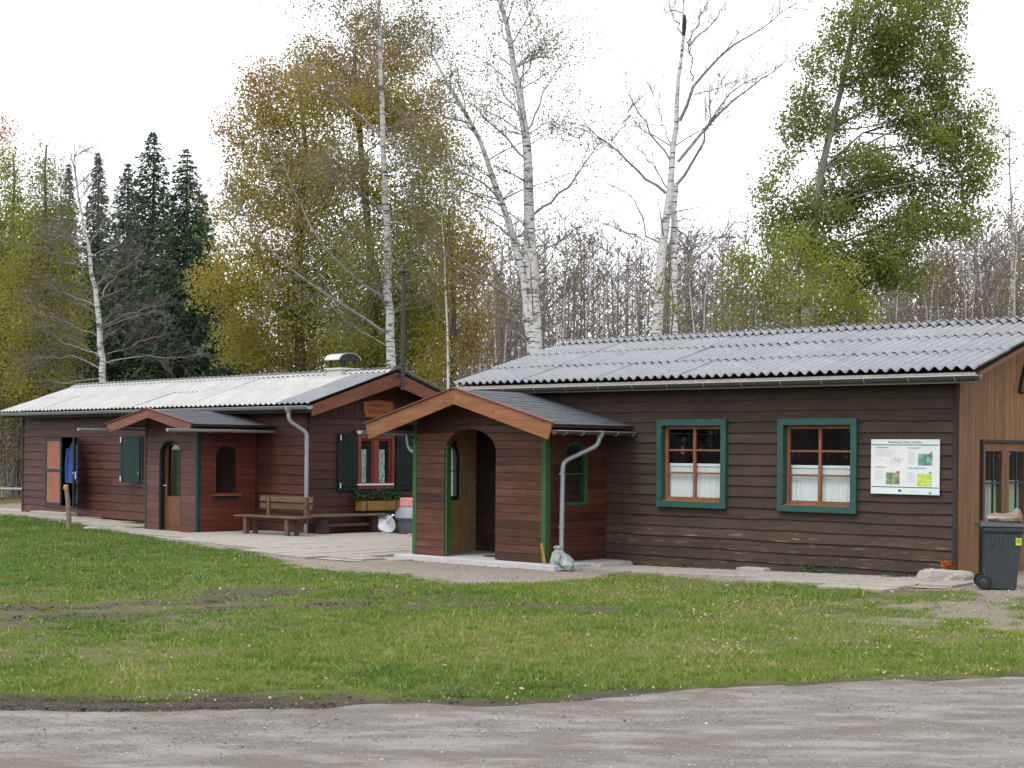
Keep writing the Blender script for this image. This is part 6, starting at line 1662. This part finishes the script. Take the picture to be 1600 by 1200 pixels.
# ================================================================== LAWN, STONES, LEAVES
def lawn():
    rng = np.random.default_rng(9); N = 900000
    Y = 11.3 + (44 - 11.3) * rng.random(N) ** 1.55; X = (rng.random(N) * 2 - 1) * (.36 * Y + 1.2)
    g, m, s = ground_fields(X, Y)
    clump = fbm(X, Y, 4.5, 3); tuft = fbm(X + 9, Y * .8, 11.0, 2)
    near = Y - road_edge(X)
    keep = (rng.random(N) < g ** 1.3 * sst(.25, .62, clump * .5 + tuft * .5 + .10 * g)) & (near > -.10 + .35 * vnoise(X * 2.3, Y * 2.3))
    uR, vR = (X - HF['R'][0]) * math.cos(aR) - (Y - HF['R'][1]) * math.sin(aR), (X - HF['R'][0]) * math.sin(aR) + (Y - HF['R'][1]) * math.cos(aR)
    keep &= ~((uR > -10) & (uR < .3) & (vR > -.15)); keep &= ~((uR > -10) & (uR < -5.9) & (vR > -2.1))
    uL, vL = (X - HF['L'][0]) * math.cos(aL) - (Y - HF['L'][1]) * math.sin(aL), (X - HF['L'][0]) * math.sin(aL) + (Y - HF['L'][1]) * math.cos(aL)
    keep &= ~((uL > -14) & (uL < .3) & (vL > -.2)); keep &= ~((uL > -4.5) & (uL < -1.9) & (vL > -1.8))
    X, Y, clump, g, tuft = X[keep], Y[keep], clump[keep], g[keep], tuft[keep]; n = len(X)
    big = fbm(X + 3, Y - 8, .45, 3)
    h = (.018 + .042 * rng.random(n)) * (.65 + 1.1 * np.clip(clump - .3, 0, 1)) * (.8 + .3 * g) * (.55 + .9 * tuft); h *= 1 + .9 * (rng.random(n) < .04)
    w = rng.uniform(.0035, .007, n) * (1 + (Y - 12) / 22)
    a = rng.uniform(0, 2 * PI, n); ax, ay = np.cos(a) * w, np.sin(a) * w; l = rng.normal(0, .55, (n, 2)) * h[:, None]
    z = ground_z(X, Y) + (fbm(X, Y, 1.3, 4) - .5) * .05 - .006
    V = np.stack([np.stack([X - ax, Y - ay, z], 1), np.stack([X + ax, Y + ay, z], 1), np.stack([X + l[:, 0], Y + l[:, 1], z + h], 1)], 1).reshape(-1, 3)
    green = sst(24, 30, Y) * .25 + sst(-1, -6, X) * sst(20, 26, Y) * .15
    T = np.clip(.40 + (big - .5) * 1.0 + (clump - .5) * -.5 + (tuft - .5) * .5 - green + rng.normal(0, .14, n) + sst(0, 5, X) * .10, 0, 1); T = np.where(rng.random(n) < .05, .97, T)
    o = bpy.data.objects.new('lawn_grass', fast_mesh('lawn_grass', V, np.arange(3 * n).reshape(-1, 3), MT['grass'], np.repeat(T, 3)))
    COL.objects.link(o); tag(o, 'short patchy green lawn between the track and the cabins', 'grass', kind='stuff')
lawn()

def scatter(name, label, cat, mat, X, Y, S, rng, tint, flatten=.6, zoff=0.0, z=None):
    n = len(X); base = np.array([[1, 0, 0], [0, 1, 0], [-1, 0, 0], [0, -1, 0], [0, 0, 1], [0, 0, -1]], float)
    V = base[None] * (1 + rng.uniform(-.35, .35, (n, 6, 1))) * S[:, None, None]; V[:, :, 2] *= flatten
    a = rng.uniform(0, 6.28, n); c, s = np.cos(a)[:, None], np.sin(a)[:, None]; x = V[:, :, 0] * c - V[:, :, 1] * s; y = V[:, :, 0] * s + V[:, :, 1] * c
    V = np.stack([x + X[:, None], y + Y[:, None], V[:, :, 2] + (z if z is not None else ground_z(X, Y))[:, None] + zoff], -1).reshape(-1, 3)
    f = np.array([[0, 1, 4], [1, 2, 4], [2, 3, 4], [3, 0, 4], [1, 0, 5], [2, 1, 5], [3, 2, 5], [0, 3, 5]]); Fq = (f[None] + (np.arange(n) * 6)[:, None, None]).reshape(-1, 3)
    o = bpy.data.objects.new(name, fast_mesh(name, V, Fq, mat, np.repeat(tint, 6))); COL.objects.link(o); tag(o, label, cat, kind='stuff')

def stones():
    rng = np.random.default_rng(21)
    N = 32000; X = rng.uniform(-5.5, 6.5, N); T = rng.uniform(.1, 4.2, N) ; Y = road_edge(X) - T; k = (Y > 8.3) & (rng.random(N) < .35 + .65 * sst(.45, .6, fbm(X * .5, Y * 1.4, 2.2, 3)))
    X, Y = X[k], Y[k]; S = .003 + .007 * rng.random(len(X)) ** 3 + .012 * (rng.random(len(X)) < .006)
    scatter('road_stones', 'loose grey stones strewn over the gravel track', 'gravel', MT['stone'], X, Y, S, rng, np.clip(rng.normal(.5, .3, len(X)), 0, 1), .55, z=.02 + (fbm(X, Y, 1.6, 4) - .5) * .03)
    N = 42000; Y = rng.uniform(18.5, 38, N); X = rng.uniform(-9, 9.5, N); g, m, s = ground_fields(X, Y); k = rng.random(N) < s ** 2 * .9; X, Y = X[k], Y[k]
    S = .007 + .020 * rng.random(len(X)) ** 2.5
    scatter('yard_gravel', 'pale gravel spread in front of the cabins', 'gravel', MT['stone'], X, Y, S, rng, np.clip(rng.normal(.5, .3, len(X)), 0, 1), .55)
    N = 60000; Y = rng.uniform(11.4, 24, N); X = rng.uniform(-9, 7, N); g, m, s = ground_fields(X, Y); k = (rng.random(N) < m ** 2 * .5) & (Y > road_edge(X) + .05); X, Y = X[k], Y[k]
    scatter('mud_clods', 'dark clods of churned mud in the worn lawn', 'mud', MT['clod'], X, Y, .006 + .022 * rng.random(len(X)) ** 2.5, rng, rng.random(len(X)), .6, z=ground_z(X, Y) + (fbm(X, Y, 1.3, 4) - .5) * .05 - .02)
MT['clod'] = leaf_mat('clod', [(0, (.022, .019, .016)), (1, (.075, .062, .052))], 0.0, .9)
stones()

def fallen():
    rng = np.random.default_rng(33); N = 16000; Y = 11.0 + 16 * rng.random(N) ** 1.3; X = (rng.random(N) * 2 - 1) * (.36 * Y); d = (.10 + .85 * sst(-1.0, 4, X) * sst(12, 18, Y)) * sst(.35, .62, fbm(X, Y, 1.4, 3)); k = (rng.random(N) < d) & (Y > road_edge(X) - 1.2 * rng.random(N) ** 2)
    X, Y = X[k], Y[k]; C = np.stack([X, Y, ground_z(X, Y) + .035], 1); V, Fq, T = leaf_quads(C, rng.uniform(.014, .036, len(X)) * (1 + .6 * (rng.random(len(X)) < .05)), rng, np.clip(rng.beta(1.0, 2.2, len(X)), 0, 1), .75, .72)
    o = bpy.data.objects.new('fallen_leaves', fast_mesh('fallen_leaves', V, Fq, MT['fallen'], T)); COL.objects.link(o); tag(o, 'pale and yellow fallen birch leaves on the grass', 'leaves', kind='stuff')
fallen()
